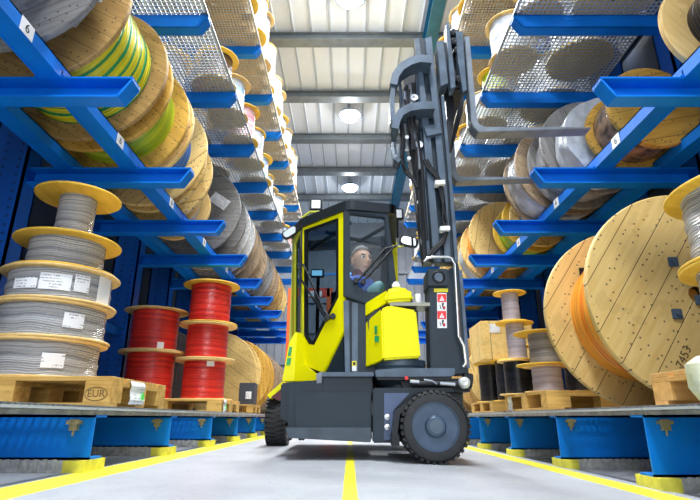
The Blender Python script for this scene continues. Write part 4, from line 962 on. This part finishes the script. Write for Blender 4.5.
# ---------------------------------------------------------------- driver
SK = mat('skin',(0.80,0.44,0.31),.45); JK = mat('blue_jacket',(0.01,0.08,0.50),.7,0,.5,14); TR = mat('dark_trousers',(0.02,0.03,0.05),.8); HR = mat('short_grey_hair',(.16,.14,.125),.8,0,.3,30)
hc = onY(361,261,3.86)
fwd = Vector((.85,-.52,0)).normalized(); rt = Vector((fwd.y,-fwd.x,0)); up = Vector((0,0,1))
hip = Vector((hc.x-.03,hc.y+.03,H+.65))
per = thing('person', 'driver in blue jacket with short grey hair seated in the truck cab', 'person', tuple(hip-Vector((0,0,.08))))
def skinmesh(nodes, edges, name, m, parent, sub=2):
    me = bpy.data.meshes.new(name); me.from_pydata([n[0] for n in nodes], edges, []); o = bpy.data.objects.new(name, me); C.objects.link(o)
    sm = o.modifiers.new('s','SKIN'); sm.use_smooth_shade = True; o.modifiers.new('u','SUBSURF').levels = sub
    for i,n in enumerate(nodes):
        v = me.skin_vertices[0].data[i]; v.radius = n[1] if isinstance(n[1],tuple) else (n[1],n[1]); v.use_root = (i==0)
    dg = bpy.context.evaluated_depsgraph_get(); out = bpy.data.meshes.new_from_object(o.evaluated_get(dg)); bpy.data.objects.remove(o)
    return out
def pt(f, r, u): return hip + fwd*f + rt*r + up*u
neck = hc - up*.105 - fwd*.02
def body(k, hands=True):
    nd = [(pt(0,0,0),.115*k),(pt(.0,0,.14),.115*k),(pt(.01,0,.28),(.13*k,.105*k)),(pt(.02,0,.36),(.12*k,.09*k)),(neck-up*.03,.05*k),(neck+up*.05,.047*k)]
    ed = [(0,1),(1,2),(2,3),(3,4),(4,5)]
    def chain(start, pts):
        p = start
        for q_ in pts: nd.append(q_); ed.append((p,len(nd)-1)); p = len(nd)-1
        return p
    ends = []
    for s in (1,-1):
        e = chain(3, [(pt(.01,s*.18,.34),.06*k),(pt(.04,s*.235,.20),.045*k),(pt(.09,s*.20,.09),.042*k),(pt(.22,s*.16,.10),.034*k),(pt(.30,s*.13,.12),.026*k)]); ends.append(e)
        chain(0, [(pt(.08,s*.09,-.0),.085*k),(pt(.32,s*.10,.0),.065*k),(pt(.40,s*.10,-.06),.055*k),(pt(.40,s*.10,-.30),.045*k),(pt(.50,s*.10,-.36),.035*k)])
    return nd, ed, ends
nd, ed, ends = body(.92)
for e,s in zip(ends,(1,-1)):
    w0 = nd[e][0]; pl = w0+fwd*.05; nd.append((pl,(.03,.018))); ed.append((e,len(nd)-1)); pi_ = len(nd)-1
    for j,L in ((-1.5,.062),(-.5,.07),(.5,.066),(1.5,.052)):
        nd.append((pl+fwd*.02+rt*j*.015,.0085)); ed.append((pi_,len(nd)-1)); nd.append((pl+fwd*(.02+L*.5)+rt*j*.016-up*.006,.008)); ed.append((len(nd)-2,len(nd)-1)); nd.append((pl+fwd*(.02+L*.75)+rt*j*.016-up*.028,.007)); ed.append((len(nd)-2,len(nd)-1))
    nd.append((w0+fwd*.03-rt*s*.03-up*.01,.009)); ed.append((e,len(nd)-1)); nd.append((w0+fwd*.065-rt*s*.042-up*.016,.008)); ed.append((len(nd)-2,len(nd)-1))
bmesh_body = bmesh.new(); bmesh_body.from_mesh(skinmesh(nd, ed, 'b', SK, per))
# head: a shaped ellipsoid with brow, nose, mouth, chin and ears
hb = bmesh.new(); bmesh.ops.create_uvsphere(hb, u_segments=48, v_segments=36, radius=1)
for v in hb.verts:
    x,y,z = v.co; px_, py_, pz_ = x*.098, y*.077, z*.118
    if z < 0: py_ *= 1-.28*(-z); px_ *= (1-.12*(-z)); 
    if x > 0 and z < 0: px_ += .012*(-z)
    if x < 0 and z < -.2: px_ *= 1-.35*(-z-.2)
    def g(cy,cz,s1,s2): return math.exp(-((y-cy)/s1)**2-((z-cz)/s2)**2) if x > 0 else 0
    px_ += .030*g(0,-.16,.13,.18) + .010*g(0,.0,.10,.22) + .008*g(0,.20,.5,.10) - .010*g(.33,.06,.18,.10) - .010*g(-.33,.06,.18,.10) + .007*g(0,-.50,.28,.05) + .007*g(0,-.62,.25,.05) - .006*g(0,-.56,.3,.03) + .010*g(0,-.85,.3,.15)
    v.co = (px_,py_,pz_)
for s in (1,-1):
    e_ = bmesh.ops.create_uvsphere(hb, u_segments=12, v_segments=10, radius=1)['verts']
    for v in e_: v.co = Vector((v.co.x*.018-.008, v.co.y*.009+s*.076, v.co.z*.032-.008))
q3 = Matrix.Rotation(math.radians(-62),4,'Z') @ Matrix.Rotation(math.radians(3),4,'Y')
HM = Matrix.Translation(hc) @ q3
bmesh.ops.transform(hb, matrix=HM, verts=hb.verts)
tmp = bpy.data.meshes.new('h'); hb.to_mesh(tmp); hb.free(); bmesh_body.from_mesh(tmp)
bmesh.ops.translate(bmesh_body, verts=bmesh_body.verts, vec=-OFF[per.name])
me = bpy.data.meshes.new('body'); bmesh_body.to_mesh(me); bmesh_body.free(); me.materials.append(SK)
for p in me.polygons: p.use_smooth = True
put('body', me, per)
def hbuild(bm_, name, m):
    bmesh.ops.transform(bm_, matrix=HM, verts=bm_.verts); bmesh.ops.translate(bm_, verts=bm_.verts, vec=-OFF[per.name])
    me = bpy.data.meshes.new(name); bm_.to_mesh(me); bm_.free(); me.materials.append(m)
    for p in me.polygons: p.use_smooth = True
    return put(name, me, per)
hb = bmesh.new(); bmesh.ops.create_uvsphere(hb, u_segments=40, v_segments=28, radius=1)
bmesh.ops.delete(hb, geom=[v for v in hb.verts if v.co.z < .36+max(0,v.co.x)*.30-max(0,min(1,-v.co.x*3+.3))*.6], context='VERTS')
for v in hb.verts: v.co = Vector((v.co.x*.106-.002, v.co.y*.085, v.co.z*.128))
hbuild(hb, 'hair', HR)
for s in (1,-1):
    hb = bmesh.new(); vs = bmesh.ops.create_uvsphere(hb, u_segments=14, v_segments=10, radius=.0125)['verts']
    bmesh.ops.translate(hb, verts=hb.verts, vec=(.084,s*.029,.008)); eo = hbuild(hb, 'eye', PAPER)
    hb = bmesh.new(); bmesh.ops.create_uvsphere(hb, u_segments=10, v_segments=8, radius=.0085); bmesh.ops.translate(hb, verts=hb.verts, vec=(.0925,s*.029,.009)); hbuild(hb, 'iris', BLACK)
    hb = bmesh.new(); bmesh.ops.create_cube(hb, size=1)
    for v in hb.verts: v.co = Vector((v.co.x*.012+.096, v.co.y*.036+s*.03, v.co.z*.009+.030))
    hbuild(hb, 'eyebrow', HR)
hb = bmesh.new(); bmesh.ops.create_cube(hb, size=1)
for v in hb.verts: v.co = Vector((v.co.x*.010+.0985, v.co.y*.042, v.co.z*.011-.066))
hbuild(hb, 'lips', mat('lip',(.45,.16,.14),.5))
# clothes follow the body
ndj, edj, en = body(1.16)
keep = [0,1,2,3]; idx = {0:0,1:1,2:2,3:3}; nn = [ndj[i] for i in keep]; ee = [(0,1),(1,2),(2,3)]
nn.append((neck-up*.03,.078)); ee.append((3,4))
for base in (6, 16):
    p = 3
    for i in range(base, base+4): nn.append(ndj[i]); ee.append((p,len(nn)-1)); p = len(nn)-1
    q_ = ndj[base+4]; nn.append((ndj[base+3][0].lerp(q_[0],.6),.036)); ee.append((p,len(nn)-1))
me = skinmesh(nn, ee, 'jacket', JK, per); 
for v in me.vertices: v.co -= OFF[per.name]
me.materials.clear(); me.materials.append(JK); me.name = 'jacket'; put('jacket', me, per)
nn = [ndj[0]]; ee = []
for base in (11, 21):
    p = 0
    for i in range(base, base+4): nn.append((ndj[i][0], ndj[i][1]*1.03)); ee.append((p,len(nn)-1)); p = len(nn)-1
me = skinmesh(nn, ee, 'trousers', TR, per)
for v in me.vertices: v.co -= OFF[per.name]
me.materials.clear(); me.materials.append(TR); me.name = 'trousers'; put('trousers', me, per)
b = MB(); b.lathe([(.052,-.02),(.060,-.02),(.062,.02),(.054,.025)],24,neck-up*.0,close=True); b.build('collar', mat('dark_red_collar',(.14,.02,.03),.7), per)
# orange and white barrier frame behind the truck
YB = 8.7
t = thing('barrier', 'orange barrier frame with red and white bar standing behind the truck', 'barrier', (onY(291,400,YB).x,YB,floor_z(-1)))
ORG = mat('orange_paint',(.85,.14,.02),.5)
xl = onY(291,300,YB).x; zt_b = onY(300,288,YB).z
MB().box((xl-.06,YB,floor_z(-1)),(xl+.06,YB+.08,zt_b)).bevel(.005).build('post', ORG, t)
MB().box((xl-.14,YB-.1,floor_z(-1)),(xl+.14,YB+.18,floor_z(-1)+.02)).build('foot', ORG, t)
b = MB(); x1_ = onY(330,293,YB).x; b.box((xl,YB,onY(300,297,YB).z),(x1_,YB+.05,zt_b)); br = b.bevel(.004).build('bar', mat('red_bar_paint',(.8,.07,.03),.5), t)
x0_ = onY(306,293,YB).x; MB().box((x0_,YB-.004,onY(300,297,YB).z+.01),(onY(322,293,YB).x,YB+.054,onY(300,291,YB).z)).build('reflector', PAPER, br)
MB().box((x1_-.06,YB,floor_z(-1)),(x1_+.06,YB+.08,zt_b)).bevel(.005).build('post', ORG, t)
# ---------------------------------------------------------------- light and camera
w = bpy.data.worlds.new('ambient_fill'); bpy.context.scene.world = w; w.use_nodes = True  # even ambient fill added all round, not a source in the hall
w.node_tree.nodes['Background'].inputs[0].default_value = (0.86,0.92,1,1); w.node_tree.nodes['Background'].inputs[1].default_value = 0.8
def area(name, loc, size, energy, rot=(0,0,0), col=(1,1,1), sy=None):
    l = bpy.data.lights.new(name,'AREA'); l.energy = energy; l.size = size; l.color = col
    if sy: l.shape = 'RECTANGLE'; l.size_y = sy
    o = bpy.data.objects.new(name,l); C.objects.link(o); o.location = loc; o.rotation_euler = rot; return o
for y in (-0.7,3.3,7.3,11.15,15.4):
    area('aisle_lamp_light', (0,y,CEIL-.46), 1.0, 330, col=(.95,.98,1))
    l = bpy.data.lights.new('lamp_uplight','POINT'); l.energy = 60; l.shadow_soft_size = .17; o = bpy.data.objects.new('lamp_uplight',l); C.objects.link(o); o.location = (0,y,CEIL-.47)
area('camera_side_fill', (0,-5.5,2.6), 8, 160, rot=(math.radians(82),0,0), col=(.93,.96,1), sy=4.5)  # added fill light behind the camera, no real entrance there
cam = bpy.data.cameras.new('camera'); co = bpy.data.objects.new('camera', cam); C.objects.link(co)
cam.sensor_width = 36; cam.lens = 36*500/700; cam.clip_start = .02
co.location = (0,0,H); co.rotation_euler = (PI/2+TH,0,0)
bpy.context.scene.camera = co
sc = bpy.context.scene; sc.view_settings.view_transform = 'Standard'; sc.view_settings.look = 'None'; sc.view_settings.gamma = 1; sc.view_settings.exposure = 0.52; sc.view_settings.use_curve_mapping = False
